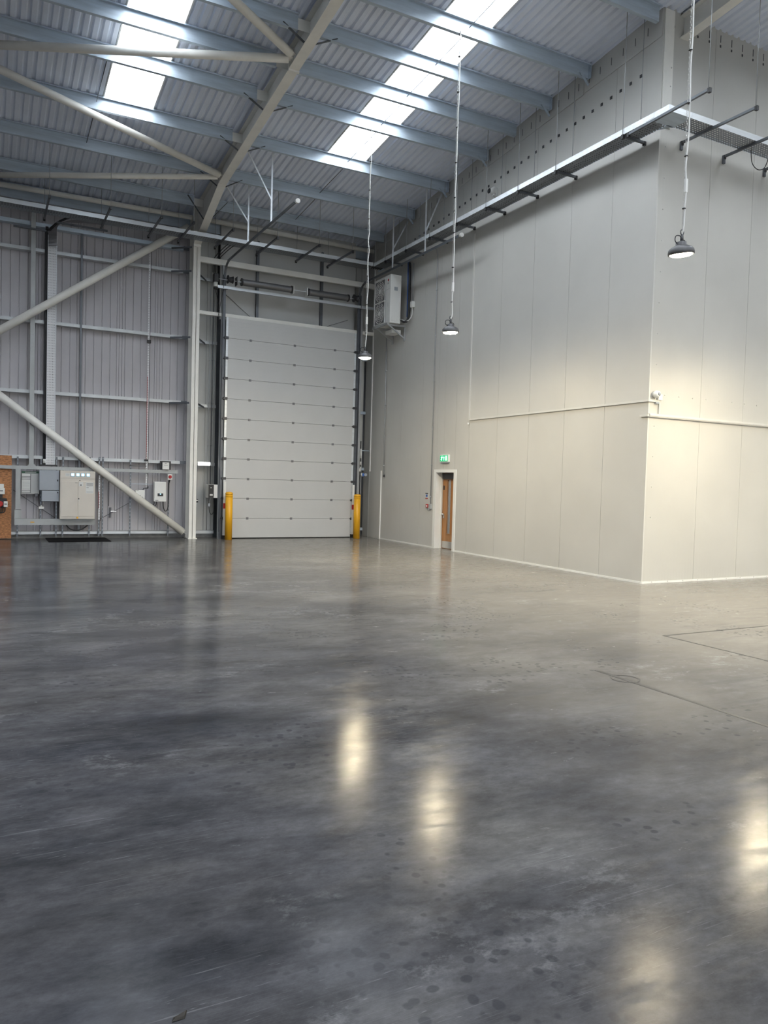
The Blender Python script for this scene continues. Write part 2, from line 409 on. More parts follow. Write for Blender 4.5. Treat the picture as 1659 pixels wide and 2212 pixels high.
for x0, x1 in ((5.80, 6.86), (6.86, 8.85), (8.85, 9.98)):
    obj('panel', bx(x0+.004, x1-.004, 21.45, 21.55, 6.18, 8.98), 'panel_grey', wb)
# panel wall with the timber door
DY0, DY1, DZ = 16.32, 17.20, 2.005
wr = struct('wall_right', bx(XW+.062, XW+.075, YF+.07, DY0-.02, 0, zp(YF)+.1), 'panel_grey')
obj('backing', bx(XW+.062, XW+.075, DY1+.02, YC, 0, zp(DY1)+.04), 'panel_grey', wr)
obj('backing', bx(XW+.062, XW+.075, DY0-.02, DY1+.02, DZ+.02, zp(DY1)+.04), 'panel_grey', wr)
ys = [YF, 11.095, 12.245, 13.40, 14.555, 15.71, 16.86, 18.02, 19.18, 20.33, 21.12]
def wpanel(y0, y1, z0=0.0):
    g = .003
    b = ybeam(B(), XW, XW+.06, [(y0+g, z0, zp(y0)+.05), (y1-g, z0, zp(y1)+.05)])
    return obj('panel', b, 'panel_side', wr)
for y0, y1 in zip(ys, ys[1:]):
    if y0 < DY0 < y1:
        wpanel(y0, DY0, 0.0) ; wpanel(DY0, y1, DZ)
    elif y0 < DY1 < y1:
        wpanel(y0, DY1, DZ); wpanel(DY1, y1, 0.0)
    else: wpanel(y0, y1)
obj('corner_trim', ybeam(B(), XW-.02, XW+.06, [(21.10, 0, zp(21.1)), (21.15, 0, zp(21.1))]), 'trim_white', wr)
obj('kick_panel', bx(XW-.022, XW, 20.36, 21.10, .02, 2.03), 'panel_side', wr)
obj('kick_trim', bx(XW-.03, XW, 20.325, 20.36, 0, 2.05), 'trim_white', wr)
obj('base_flashing', bx(XW-.012, XW, YF, DY0-.10, 0, .034), 'trim_white', wr)
obj('base_flashing', bx(XW-.012, XW, DY1+.10, 21.10, 0, .034), 'trim_white', wr)
zs = lambda y: 9.70-.085*(y-10.0)
for y0, y1 in ((10.02, 12.0), (12.0, 14.3), (14.3, 16.9), (16.9, 19.4), (19.4, 21.1)):
    obj('cover_strip', ybeam(B(), XW-.014, XW-.001, [(y0+.004, zs(y0+.1), zp(y0)+.03), (y1-.004, zs(y1-.1), zp(y1)+.03)]), 'panel_side', wr)
sl = None
for k in range(26):
    y = 10.35+k*.30
    if sl is None: sl = obj('fixing_slot', bx(XW-.018, XW-.014, y-.006, y+.006, zp(y)-.30, zp(y)-.16), 'dark_steel', wr); sl_y = y
    else: copyo(sl, (0, y-sl_y, -.105*(y-sl_y)), wr)
bp = None
for k in range(34):
    y = 10.49+k*.2485
    if bp is None: bp = obj('bolt_plate', bx(XW-.012, XW, y-.026, y+.026, 9.175, 9.227), 'dark_steel', wr); bp_y = y
    else: copyo(bp, (0, y-bp_y, -.0905*(y-bp_y)), wr)
# panel wall facing the camera
wf = struct('wall_front', bx(XW+.062, XB, YF+.062, YF+.08, 0, zp(YF)+.12), 'panel_grey')
xs = [XW, 11.83, 13.02, 14.21, 15.40, 16.59, 17.78, 18.97]
p0 = None
for x0, x1 in zip(xs, xs[1:]):
    obj('panel', bx(x0+.003, x1-.003, YF, YF+.06, 0, zp(YF)+.05), 'panel_front', wf)
obj('corner_trim', bx(XW-.003, XW+.022, YF-.003, YF, 0, 9.6), 'trim_wall', wf)
obj('base_flashing', bx(XW, XB, YF-.012, YF, 0, .034), 'trim_white', wf)
sl = None
for k in range(18):
    xx = 10.75+k*.30
    if sl is None: sl = obj('fixing_slot', bx(xx-.006, xx+.006, YF-.006, YF, 9.97, 10.10), 'dark_steel', wf); sd = obj('fixing_bolt', bx(xx-.014, xx+.014, YF-.008, YF, 9.885, 9.925), 'dark_steel', wf)
    else: copyo(sl, (k*.30, 0, 0), wf); copyo(sd, (k*.30, 0, 0), wf)
sc = obj('fixing_screw', lathe(B(), [(.012, 0), (.008, -.008)], 10.9, YF, 3.42, 8, 'Y'), 'steel', wf)
for k in range(1, 9): copyo(sc, (k*.36, 0, random.uniform(-.01, .01)), wf)
sc = obj('fixing_screw', lathe(B(), [(.010, 0), (.007, -.008)], 10.75, YF-.012, .025, 8, 'Y'), 'steel', wf)
for k in range(1, 14): copyo(sc, (k*.40, 0, 0), wf)
sc = obj('fixing_screw', lathe(B(), [(.010, 0), (.007, -.008)], 10.66, YF, 1.2, 8, 'Y'), 'steel', wf)
for k in range(1, 14): copyo(sc, (0, 0, k*.55), wf)
# the rest of the hall, out of view
struct('wall_left', bx(XA-.2, XA, YA, YB+.2, 0, zp(YA)+.1), 'hall_cladding')
wr2 = struct('wall_rear', bx(XA-.2, 4.3, YA-.2, YA, 0, zp(YA)+.1), 'hall_cladding')   # unseen open doorway added behind the camera to light the camera-facing walls
obj('wall_piece', bx(8.7, XB+.2, YA-.2, YA, 0, zp(YA)+.1), 'hall_cladding', wr2)
obj('lintel', bx(4.3, 8.7, YA-.2, YA, 4.4, zp(YA)+.1), 'hall_cladding', wr2)
struct('floor_apron', bx(-20, 30, -45, YA, -.2, -.01), 'concrete_plinth')  # unseen ground outside the added doorway
struct('wall_side', bx(XB, XB+.2, YA, YB+.2, 0, zp(YA)+.1), 'hall_cladding')

# ================================================================== STEEL FRAME
def column(xc, label):
    t = thing('steel_column', label, 'column', (xc, 21.27, 0), 'portal columns against the cladding wall')
    obj('front_flange', bx(xc-.098, xc+.098, 21.05, 21.068, .02, 8.06), 'cream_steel', t)
    obj('rear_flange', bx(xc-.098, xc+.098, 21.482, 21.50, .02, zp(21.5)-.05), 'cream_steel', t)
    obj('web', bx(xc-.006, xc+.006, 21.05, 21.50, .02, zp(21.5)-.05), 'cream_steel', t)
    obj('base_plate', bx(xc-.125, xc+.125, 21.0, 21.54, 0, .02), 'cream_steel', t)
    return t
column(5.04, 'cream steel column on the left side of the tall white sectional door')
column(-.92, 'cream steel column left of the chipboard panel, where the two wall braces meet')
def rafter(xc, label, y1=21.05, y0=3.0, haunch=True):
    t = thing('roof_rafter', label, 'rafter', (xc, y1, zp(y1)-.6), 'cream roof rafters')
    top = lambda y: zp(y)-.025
    bot = lambda y: zp(y)-.41
    st = [(y0, bot(y0), top(y0))]
    if haunch: st += [(18.6, bot(18.6), top(18.6)), (21.05, 8.04, top(21.05))]
    else: st += [(y1, bot(y1), top(y1))]
    obj('web', ybeam(B(), xc-.006, xc+.006, st), 'cream_steel', t)
    obj('top_flange', ybeam(B(), xc-.098, xc+.098, [(y, c-.018, c) for y, a, c in st]), 'cream_steel', t)
    obj('bottom_flange', ybeam(B(), xc-.098, xc+.098, [(y, a-.018, a) for y, a, c in (st[:2])]), 'cream_steel', t)
    if haunch:
        obj('haunch_flange', ybeam(B(), xc-.098, xc+.098, [(y, a-.018, a) for y, a, c in st[1:]]), 'cream_steel', t)
        obj('seam_plate', bx(xc-.102, xc+.102, 18.57, 18.62, bot(18.6)-.024, bot(18.6)+.03), 'cream_steel', t)
        obj('splice_plate', bx(xc-.106, xc+.106, 13.77, 13.82, bot(13.8)-.05, top(13.8)-.02), 'cream_steel', t)
        obj('end_plate', bx(xc-.098, xc+.098, 21.03, 21.05, 7.96, top(21.05)), 'cream_steel', t)
        fb = None
        for y in (20.0, 18.70, 16.97, 15.24, 12.97):
            for s in (-1, 1):
                yb = y+.10; zb = (bot(yb) if yb < 18.6 else 8.86-(yb-18.6)*.335)+.03
                obj('fly_brace', bar(B(), (xc+s*.52, y+.0, zp(y)-.20), (xc+s*.06, yb, zb), .045, .012), 'galv_dark', t)
    return t
rafter(5.04, 'cream haunched roof rafter rising from the column beside the sectional door')
rafter(-.92, 'cream haunched roof rafter over the chipboard panel end of the wall')
rafter(11.0, 'straight cream roof rafter running out from the top of the panel wall corner', y1=YF-.002, haunch=False)
t = thing('corner_post', 'short cream steel post showing above the cable tray corner at the panel walls', 'post', (10.6, YF-.02, 8.05))
obj('flange', ybeam(B(), XW+.02, XW+.24, [(YF-.022, 8.12, zp(YF)-.02), (YF-.006, 8.12, zp(YF)-.02)]), 'cream_steel', t)
bo = obj('bolt', lathe(B(), [(.014, 0), (.010, -.012)], 10.70, YF-.022, 8.85, 8, 'Y'), 'steel', t); copyo(bo, (0, 0, .32), t)

ORD = ['first', 'second', 'third', 'fourth', 'fifth', 'sixth', 'seventh', 'eighth', 'ninth', 'tenth', 'eleventh', 'twelfth']
def purlin(x0, x1, y, label, group, wall_end=False, cleat=None):
    t = thing('roof_purlin', label, 'purlin', (x0, y, zp(y)-.26), group)
    z = zp(y); b = B()
    box(b, x0, x1, y, y+.008, z-.255, z-.002); box(b, x0, x1, y-.07, y, z-.010, z-.002); box(b, x0, x1, y-.07, y-.064, z-.026, z-.010)
    box(b, x0, x1, y+.008, y+.075, z-.255, z-.247); box(b, x0, x1, y+.069, y+.075, z-.247, z-.232)
    obj('section', b, 'galv', t)
    if cleat:
        obj('cleat', bx(cleat[0], cleat[1], y+.008, y+.016, z-.25, z-.05), 'cream_steel', t)
    if wall_end:
        obj('wall_stay', bar(B(), (x1-.22, y-.02, z-.19), (x1-.005, y-.02, z-.40), .012, .05), 'galv', t)
        obj('end_plate', bx(x1, x1+.012, y-.075, y+.08, z-.27, z+.03), 'galv', t)
    return t
for k, y in enumerate(PUR):
    purlin(5.14, 10.42, y, 'galvanised roof purlin, %s from the cladding wall, between the haunched rafter and the panel wall' % ORD[k], 'purlins beside the panel wall', wall_end=(2 <= k <= 6 and k != 4 or k == 1), cleat=(5.05, 5.25))
for k, y in enumerate(PUR):
    purlin(-.82, 4.80, y, 'galvanised roof purlin, %s from the cladding wall, over the brace tubes and switchboard' % ORD[k], 'purlins on the switchboard side', cleat=(4.78, 5.03))
for k, y in enumerate(PUR[8:]):
    purlin(11.1, 17.0, y, 'galvanised roof purlin, %s out from the panel wall facing the hall' % ORD[k], 'purlins in front of the panel wall')
tag(obj('eaves_beam', box(box(B(), -.82, 10.45, 21.56, 21.57, 8.55, 8.93), -.82, 10.45, 21.50, 21.56, 8.55, 8.56), 'galv'), 'deep dark galvanised eaves beam along the top of the cladding wall', 'beam')
def rod(bm, p0, p1, r=.006): return tube(bm, [p0, p1], r, 5)
# sag rods between purlins
sag = None
for (xx, lab) in ((1.95, 'thin sag rod between %s and %s purlins from the cladding wall, above the switchboard'), (7.62, 'thin sag rod between %s and %s purlins from the cladding wall, above the sectional door')):
    for k in range(1, 3) if xx < 3 else range(0, 7):
        ya, yb = PUR[k], PUR[k+1]
        tag(obj('sag_rod', rod(B(), (xx, ya, zp(ya)-.10), (xx, yb+.01, zp(yb)-.14), .009), 'galv_dark'), lab % (ORD[k], ORD[k+1]), 'rod', 'sag rods between purlins')

def chs(name, p0, p1, r, label, cat, group, plates=True):
    p0, p1 = Vector(p0), Vector(p1); d = (p1-p0).normalized()
    t = thing(name, label, cat, p0, group)
    obj('tube', tube(B(), [p0+d*.06, p1-d*.06], r, 20), 'cream_steel', t)
    if plates:
        for p, s in ((p0, 1), (p1, -1)):
            obj('end_plate', bar(B(), p-d*s*.02, p+d*s*.14, r*2.1, .014), 'cream_steel', t)
            obj('bolt', tube(B(), [p+d*s*.01+Vector((0, 0, -.03)), p+d*s*.01+Vector((0, 0, .03))], .016, 6), 'steel', t)
    return t
zb = lambda y: zp(y)-.36
chs('roof_brace', (4.93, 13.60, zb(13.6)), (-.82, 15.86, zb(15.8)), .075, 'cream roof brace tube from the rafter splice towards the cladding wall', 'brace', 'roof brace tubes')
chs('roof_brace', (4.90, 13.50, zb(13.5)), (-.82, 9.75, zb(9.8)), .075, 'cream roof brace tube from the rafter splice away from the cladding wall', 'brace', 'roof brace tubes')
chs('roof_brace', (4.93, 18.36, zb(18.4)), (-.82, 15.76, zb(15.8)), .075, 'cream roof brace tube crossing under the rooflight from the haunch of the rafter', 'brace', 'roof brace tubes')
chs('roof_brace', (4.93, 18.44, zb(18.4)), (-.82, 21.00, zb(21)), .065, 'cream roof brace tube from the haunch back towards the eaves', 'brace', 'roof brace tubes')
chs('diagonal_brace', (4.90, 21.30, .13), (-.66, 21.30, 4.295), .098, 'cream diagonal wall brace tube landing on the floor beside the column', 'brace', 'wall brace tubes')
chs('diagonal_brace', (4.90, 21.30, 8.56), (-.66, 21.30, 4.522), .098, 'cream diagonal wall brace tube rising to the eaves above the switchboard', 'brace', 'wall brace tubes')
chs('eaves_tie', (-.8, 21.0, 8.64), (4.93, 21.0, 8.70), .062, 'cream eaves tie tube above the cable tray on the switchboard side', 'tie tube', 'eaves tie tubes', False)
chs('eaves_tie', (5.15, 21.0, 8.71), (10.42, 21.0, 8.68), .062, 'cream eaves tie tube above the sectional door', 'tie tube', 'eaves tie tubes', False)

# side rails on the cladding wall
GZ = [(.15, .07), (2.10, .085), (3.77, .085), (5.56, .085), (7.36, .085), (8.0, .10)]
nm = ['lowest', 'second', 'third', 'fourth', 'fifth', 'topmost']
for k, (z, h) in enumerate(GZ):
    t = thing('side_rail', 'galvanised side rail on the lilac grey cladding, %s of six up the wall' % nm[k], 'rail', (2, 21.6, z-h/2), 'side rails behind the switchboard')
    b = B(); box(b, -.8, 4.80, 21.53, 21.54, z-h/2, z+h/2); box(b, -.8, 4.80, 21.54, YC-.001, z+h/2-.008, z+h/2); box(b, -.8, 4.80, 21.54, YC-.001, z-h/2, z-h/2+.008)
    obj('section', b, 'galv_rail' if k < 5 else 'galv', t)
    if k >= 2: obj('rail_stay', bar(B(), (4.45, 21.52, z-h/2), (4.93, 21.20, z-.03), .012, .05), 'galv_dark', t)
    obj('cleat', bx(4.78, 4.93, 21.50, 21.53, z-h/2, z+h/2), 'galv_dark', t)
for k, z in enumerate((.15, 2.08, 3.72, 5.50, 7.25)):
    t = thing('side_rail', 'short galvanised side rail between column and sectional door, %s up from the floor' % ORD[k], 'rail', (5.4, 21.6, z-.04), 'short side rails beside the door')
    obj('section', bx(5.15, 5.76, 21.53, 21.60, z-.042, z+.042), 'galv_rail', t)
    if k >= 2: obj('rail_stay', bar(B(), (5.15, 21.20, z+.02), (5.42, 21.52, z-.05), .012, .05), 'galv_dark', t)
for k, z in enumerate((.22, 2.1, 3.85, 5.50)):
    tag(obj('side_rail', bx(10.12, 10.49, 21.53, 21.60, z-.042, z+.042), 'galv'), 'short galvanised side rail between sectional door and panel wall, %s up from the floor' % ORD[k], 'rail', 'short side rails by the panel wall')
tag(obj('rail_post', box(B(), 2.135, 2.185, 21.505, 21.528, .2, 7.94), 'galv_dark'), 'thin dark upright post tying the side rails above the switchboard', 'post')
for p0, p1, lab in (((.6, 21.66, 1.25), (1.65, 21.66, .5), 'thin tie wire slanting down behind the grey switch boxes'), ((2.7, 21.66, .5), (3.45, 21.66, .95), 'thin tie wire slanting up to the strut beside the brace')):
    tag(obj('tie_wire', rod(B(), p0, p1, .006), 'dark_steel'), lab, 'wire')

# ================================================================== SECTIONAL DOOR
XL, XR, YD = 5.87, 9.86, 21.0
d1 = struct('door_1', None, None, ((XL+XR)/2, YD, 0))
rows = [0.02]+[.578+.556*k for k in range(11)]
rows = [0.02, .575, 1.135, 1.69, 2.245, 2.80, 3.36, 3.915, 4.475, 5.03, 5.59, 6.165]
first = None
for k, (a, c) in enumerate(zip(rows, rows[1:])):
    b = box(B(), XL, XR, YD, YD+.045, a+.003, c-.003, .006)
    s = obj('section', b, 'door_white', d1)
    for j in range(1, 5):                    # shallow pressed lines
        zz = a+(c-a)*j/5
        obj('pressed_line', bx(XL+.01, XR-.01, YD-.0025, YD+.001, zz-.006, zz+.006), 'door_white', s)
    if k:
        for xx in (6.58, 7.90, 9.17):
            hb = box(box(B(), xx-.034, xx+.034, YD-.010, YD, a-.036, a+.028), xx-.016, xx+.016, YD-.018, YD-.010, a-.012, a+.012)
            obj('hinge', hb, 'spring_steel', s)
        for xx, sgn in ((XL, 1), (XR, -1)):
            obj('roller_bracket', box(box(B(), xx-.05, xx+.06, YD-.05, YD, a-.035, a+.035), xx-.075, xx-.0, YD-.03, YD+.0, a-.015, a+.015), 'dark_steel', s)
obj('bottom_seal', bx(XL, XR, YD+.005, YD+.04, 0, .022), 'rubber', d1)
obj('edge_cap', bx(XL-.004, XL+.055, YD-.006, YD, .02, 6.16), 'galv_bright', d1)
obj('edge_cap', bx(XR-.055, XR+.004, YD-.006, YD, .02, 6.16), 'galv_bright', d1)
for xx, side in ((5.80, 'left jamb by the control box'), (9.93, 'right jamb by the panel wall')):
    t = thing('door_track', 'dark sectional door track with ceiling run at the ' + side, 'door track', (xx, YD, 0), 'sectional door tracks')
    obj('upright', box(box(B(), xx-.045, xx+.045, YD+.01, YD+.022, 0, 7.30), xx-.045, xx-.033, YD-.06, YD+.01, .2, 7.30) if xx < 7 else box(box(B(), xx-.045, xx+.045, YD+.01, YD+.022, 0, 7.30), xx+.033, xx+.045, YD-.06, YD+.01, .2, 7.30), 'galv_dark', t)
    pts = [(xx, YD-.03, 7.2)]+[(xx, YD-.03-.35*(1-math.cos(a)), 7.25+.35*math.sin(a)) for a in (k*PI/12 for k in range(7))]
    b = B()
    for p, q in zip(pts, pts[1:]): bar(b, p, q, .05, .03)
    obj('curve', b, 'galv_dark', t)
    obj('ceiling_run', box(box(B(), xx-.035, xx+.035, 15.55, YD-.36, 7.615, 7.627), xx-.035, xx-.025, 15.55, YD-.36, 7.565, 7.615), 'galv_dark', t)
    obj('buffer', lathe(B(), [(.05, 0), (.05, .05), (.02, .05), (.02, .12)], xx, 15.42, 7.60, 14, 'Y'), 'trim_white', t)
    for y, dy in ((17.15, .02), (18.92, .02)):
        h = obj('drop_hanger', bx(xx-.02, xx+.02, y-.004, y+.004, 7.60, zp(y)-.2 if y != 18.92 else zp(y)-.05), 'galv_bright', t)
        obj('hanger_stay', bar(B(), (xx+(-.62 if xx < 7 else .45), y, zp(y)-.24), (xx, y, 8.15), .012, .035), 'galv_bright', t)
t = thing('spring_shaft', 'torsion spring shaft with two dark springs above the sectional door', 'spring shaft', (7.7, 20.82, 7.13))
obj('shaft', tube(B(), [(5.46, 20.82, 7.13), (9.85, 20.82, 7.13)], .0125, 8), 'galv_bright', t)
def spring(x0, x1):
    b = B(); n = 90; pr = []
    for k in range(n): pr += [(.092, x0+(x1-x0)*k/n), (.082, x0+(x1-x0)*(k+.5)/n)]
    lathe(b, pr, 0, 20.82, 7.13, 18, 'X'); return obj('spring', b, 'spring_steel', t)
spring(6.24, 7.68); spring(8.22, 9.46)
for xx in (6.23, 7.69, 8.21, 9.47): obj('spring_cone', lathe(B(), [(.105, -.02), (.105, .02), (.06, .035)], xx, 20.82, 7.13, 18, 'X'), 'dark_steel', t)
for xx in (7.74, 8.16): obj('bearing_plate', bx(xx-.012, xx+.012, 20.76, 20.97, 7.02, 7.24), 'trim_white', t)
for xx in (5.92, 9.74): obj('cable_drum', lathe(B(), [(.115, -.09), (.115, -.07), (.07, -.06), (.085, .04), (.10, .05), (.10, .065)], xx, 20.82, 7.15, 22, 'X'), 'dark_steel', t)
obj('bearing_plate', bx(6.08, 6.095, 20.76, 20.97, 7.02, 7.25), 'dark_steel', t)
t = thing('door_operator', 'black door motor on the end of the spring shaft', 'motor', (5.5, 20.82, 6.85))
obj('gearbox', bx(5.44, 5.57, 20.74, 20.92, 7.03, 7.25, bev=.015), 'black', t)
obj('motor_body', tube(B(), [(5.505, 20.83, 6.90), (5.505, 20.83, 7.03)], .055, 16), 'trim_white', t)
obj('motor_cap', tube(B(), [(5.505, 20.83, 6.84), (5.505, 20.83, 6.90)], .062, 16), 'black', t)
tag(obj('spring_rail', box(box(B(), 5.60, 10.48, 20.96, 20.97, 6.91, 7.0), 5.60, 10.48, 20.90, 20.96, 6.91, 6.92), 'galv_bright'), 'bright galvanised rail carrying the torsion springs', 'rail')
tag(obj('header_beam', bx(5.13, 10.48, 21.06, 21.16, 7.58, 7.73), 'cream_steel'), 'upper cream header beam spanning from column to panel wall', 'beam')
tag(obj('header_beam', bx(5.13, 10.48, 21.07, 21.17, 6.175, 6.27), 'cream_steel'), 'lower cream header beam resting on top of the sectional door opening', 'beam')
for x0, x1, lab in ((5.745, 5.795, 'left grey jamb post of the sectional door opening'), (9.97, 10.08, 'right jamb post of the sectional door opening')):
    tag(obj('jamb_post', bx(x0, x1, 21.03, 21.14, 0, 7.57), 'galv_mid'), lab, 'post')
for xx, lab in ((6.86, 'dark upright post in the grey panels above the longer spring'), (8.85, 'dark upright post in the grey panels above the shorter spring')):
    tag(obj('panel_post', bx(xx-.035, xx+.035, 21.34, 21.445, 6.2, 8.5), 'galv_dark'), lab, 'post')
for p0, p1, lab in (((5.85, 21.42, 6.95), (6.75, 21.42, 6.28), 'thin tie wire in the grey panel beside the motor'), ((8.95, 21.42, 6.30), (9.75, 21.42, 6.62), 'thin tie wire in the grey panel beside the panel wall')):
    tag(obj('tie_wire', rod(B(), p0, p1, .006), 'dark_steel'), lab, 'wire')
for xx, lab in ((5.89, 'red and white marker strip behind the bollard by the control box'), (9.85, 'red and white marker strip behind the bollard by the panel wall')):
    t = thing('marker_strip', lab, 'marker', (xx, YD-.08, .10))
    for k, (z0, z1, m) in enumerate(((.10, .85, 'plastic_white'), (.85, 1.0, 'red'), (1.0, 1.6, 'plastic_white'))): obj('band', bx(xx-.035, xx+.035, YD-.095, YD-.08, z0, z1), m, t)
    obj('foot', bx(xx-.04, xx+.04, YD-.10, YD-.0, 0, .10), 'black', t)
for xx, lab in ((5.935, 'yellow bollard in front of the left door jamb by the control box'), (9.85, 'yellow bollard in front of the right door jamb by the panel wall')):
    t = thing('bollard', lab, 'bollard', (xx, 20.62, 0), 'yellow bollards')
    obj('post', lathe(B(), [(.10, 0), (.10, 1.27)], xx, 20.62, 0, 28), 'yellow', t)
    obj('cap', lathe(B(), [(.105, 1.25), (.105, 1.275), (.099, 1.295), (.08, 1.313), (.045, 1.325), (.01, 1.328)], xx, 20.62, 0, 28), 'yellow', t)
    obj('collar', lathe(B(), [(.1035, 1.19), (.1035, 1.215)], xx, 20.62, 0, 28), 'yellow', t)

# ================================================================== TIMBER DOOR
d2 = struct('door_2', None, None, (XW, (DY0+DY1)/2, 0))
XD = 10.72
obj('frame_jamb', bx(XW-.016, XW, DY1-.01, DY1+.10, 0, DZ+.075), 'trim_white', d2)
obj('frame_jamb', bx(XW-.016, XW, DY0-.10, DY0+.01, 0, DZ+.075), 'trim_white', d2)
obj('frame_head', bx(XW-.016, XW, DY0+.01, DY1-.01, DZ-.005, DZ+.075), 'trim_white', d2)
obj('lining', bx(XW, XD+.06, DY1, DY1+.02, 0, DZ+.02), 'trim_white', d2)
obj('lining', bx(XW, XD+.06, DY0-.02, DY0, 0, DZ+.02), 'trim_white', d2)
obj('lining_head', bx(XW, XD+.06, DY0, DY1, DZ, DZ+.02), 'trim_white', d2)
obj('door_stop', bx(XD-.06, XD-.02, DY1-.02, DY1, 0, DZ), 'trim_white', d2)
b = B()                                       # leaf with a vision slot
box(b, XD, XD+.045, DY0+.003, 16.79, .008, DZ-.003); box(b, XD, XD+.045, 16.97, DY1-.003, .008, DZ-.003)
box(b, XD, XD+.045, 16.79, 16.97, .008, .40); box(b, XD, XD+.045, 16.79, 16.97, 1.815, DZ-.003)
leaf = obj('leaf', b, 'wood', d2)
b = B(); box(b, XD-.012, XD, 16.965, 16.985, .385, 1.83); box(b, XD-.012, XD, 16.775, 16.795, .385, 1.83); box(b, XD-.012, XD, 16.795, 16.965, .385, .405); box(b, XD-.012, XD, 16.795, 16.965, 1.81, 1.83)
obj('glazing_bead', b, 'wood', leaf)
mg, tg, pg = nt('vision_glass'); pg.inputs['Base Color'].default_value = (.5, .52, .54, 1); pg.inputs['Roughness'].default_value = .08; pg.inputs['Alpha'].default_value = .35; M['glass'] = mg
obj('glass', bx(XD+.018, XD+.024, 16.79, 16.97, .40, 1.815), 'glass', leaf)
obj('door_closer', bx(XD-.05, XD, DY0+.05, DY1-.05, 1.83, 1.985), 'dark_steel', leaf)
obj('kick_plate', bx(XD-.004, XD, DY0+.03, DY1-.02, .02, .20), 'steel', leaf)
obj('finger_plate', bx(XD-.004, XD, DY1-.09, DY1-.03, 1.55, 1.66), 'dark_steel', leaf)
h = obj('handle', tube(B(), [(XD-.06, 17.13, .90), (XD-.065, 17.0, .90)], .011, 8), 'steel', leaf)
obj('handle_rose', lathe(B(), [(.028, 0), (.028, -.06), (.012, -.062)], XD, 17.13, .90, 14, 'X'), 'steel', leaf)
obj('lock_plate', bx(XD-.008, XD, 17.09, 17.15, .80, .88), 'steel', leaf)
# lobby behind the glass: pale back wall with a white glazed screen
tag(obj('lobby_screen', box(box(box(box(B(), 11.75, 11.80, 16.6, 18.6, 0, 2.3), 11.70, 11.75, 16.6, 18.6, 1.18, 1.25), 11.70, 11.75, 16.6, 18.6, .86, .93), 11.70, 11.75, 17.42, 17.50, 0, 2.3), 'trim_white'), 'white framed screen seen through the slim glass of the timber door', 'screen')
ll = bpy.data.lights.new('lobby_lamp', 'POINT'); ll.energy = 25; ll.shadow_soft_size = .2; llo = bpy.data.objects.new('lobby_lamp', ll); C.objects.link(llo); llo.location = (11.3, 17.2, 2.2)

# ================================================================== PANEL WALL FITTINGS
t = thing('exit_sign', 'green illuminated emergency exit sign above the timber door', 'exit sign', (10.46, 16.75, 2.27))
obj('body', bx(XW-.055, XW, 16.55, 16.945, 2.265, 2.455, bev=.006), 'plastic_white', t)
pl = obj('legend_panel', bx(XW-.060, XW-.054, 16.575, 16.935, 2.285, 2.438), 'sign_green', t)
obj('downlight_lens', bx(XW-.045, XW-.005, 16.58, 16.92, 2.245, 2.266), 'plastic_grey', t)
def flat(name, polys, m, parent, x):          # polygons in (y, z) laid on the sign face
    b = B()
    for poly in polys:
        b.faces.new([b.verts.new((x, y, z)) for y, z in poly])
    return obj(name, b, m, parent)
Y0, Z0 = 16.935, 2.285
q = lambda u, v: (Y0-u, Z0+v)
flat('running_figure', [[q(.085, .125), q(.105, .125), q(.105, .145), q(.085, .145)], [q(.06, .065), q(.10, .06), q(.105, .118), q(.075, .12)], [q(.035, .095), q(.07, .105), q(.07, .118), q(.03, .11)], [q(.10, .10), q(.13, .085), q(.135, .095), q(.10, .118)], [q(.02, .045), q(.045, .045), q(.08, .065), q(.06, .075)], [q(.075, .02), q(.095, .02), q(.10, .065), q(.08, .065)], [q(.05, .02), q(.075, .02), q(.075, .032), q(.05, .032)]], 'sign_white', pl, XW-.0605)
flat('arrow', [[q(.17, .02), q(.20, .02), q(.20, .085), q(.17, .085)], [q(.15, .085), q(.22, .085), q(.185, .135)]], 'sign_white', pl, XW-.0605)
flat('doorway', [[q(.255, .018), q(.325, .018), q(.325, .138), q(.255, .138)]], 'sign_white', pl, XW-.0605)
t = thing('fire_notice', 'small fire action notice above the red call point', 'notice', (XW, 17.65, 1.29))
obj('sheet', bx(XW-.006, XW, 17.58, 17.72, 1.29, 1.455), 'paper', t)
obj('heading', bx(XW-.0075, XW-.006, 17.582, 17.718, 1.42, 1.452), 'ink', t)
obj('picture_block', bx(XW-.0075, XW-.006, 17.60, 17.70, 1.345, 1.405), 'blue', t)
obj('footer', bx(XW-.0075, XW-.006, 17.582, 17.718, 1.292, 1.315), 'red', t)
t = thing('fire_call_point', 'red break glass call point left of the timber door', 'call point', (XW, 17.56, 1.05))
obj('body', bx(XW-.05, XW, 17.50, 17.62, 1.06, 1.15, bev=.004), 'red', t)
obj('glass_face', bx(XW-.053, XW-.05, 17.53, 17.59, 1.08, 1.13), 'plastic_white', t)
obj('back_box', bx(XW-.045, XW, 17.37, 17.485, 1.03, 1.155, bev=.004), 'trunk_grey', t)
obj('entry_gland', bx(XW-.03, XW, 17.47, 17.55, 1.0, 1.06), 'trunk_grey', t)
def conduit(pts, r, label, m='galv_mid', clips=()):
    t = thing('conduit', label, 'conduit', pts[0])
    obj('pipe', tube(B(), pts, r, 10), m, t)
    for p in clips: obj('clip', lathe(B(), [(r*1.6, -.012), (r*1.6, .012)], p[0], p[1], p[2], 10), m, t)
    return t
conduit([(10.47, 17.40, 1.155), (10.475, 17.42, 7.7), (10.475, 17.47, 7.85), (10.47, 17.6, 7.95)], .014, 'long grey conduit climbing from the fire call point to the tray', 'galv_mid', [(10.47, 17.405, z) for z in (1.35, 2.2, 3.2, 4.4, 5.6, 6.8)])
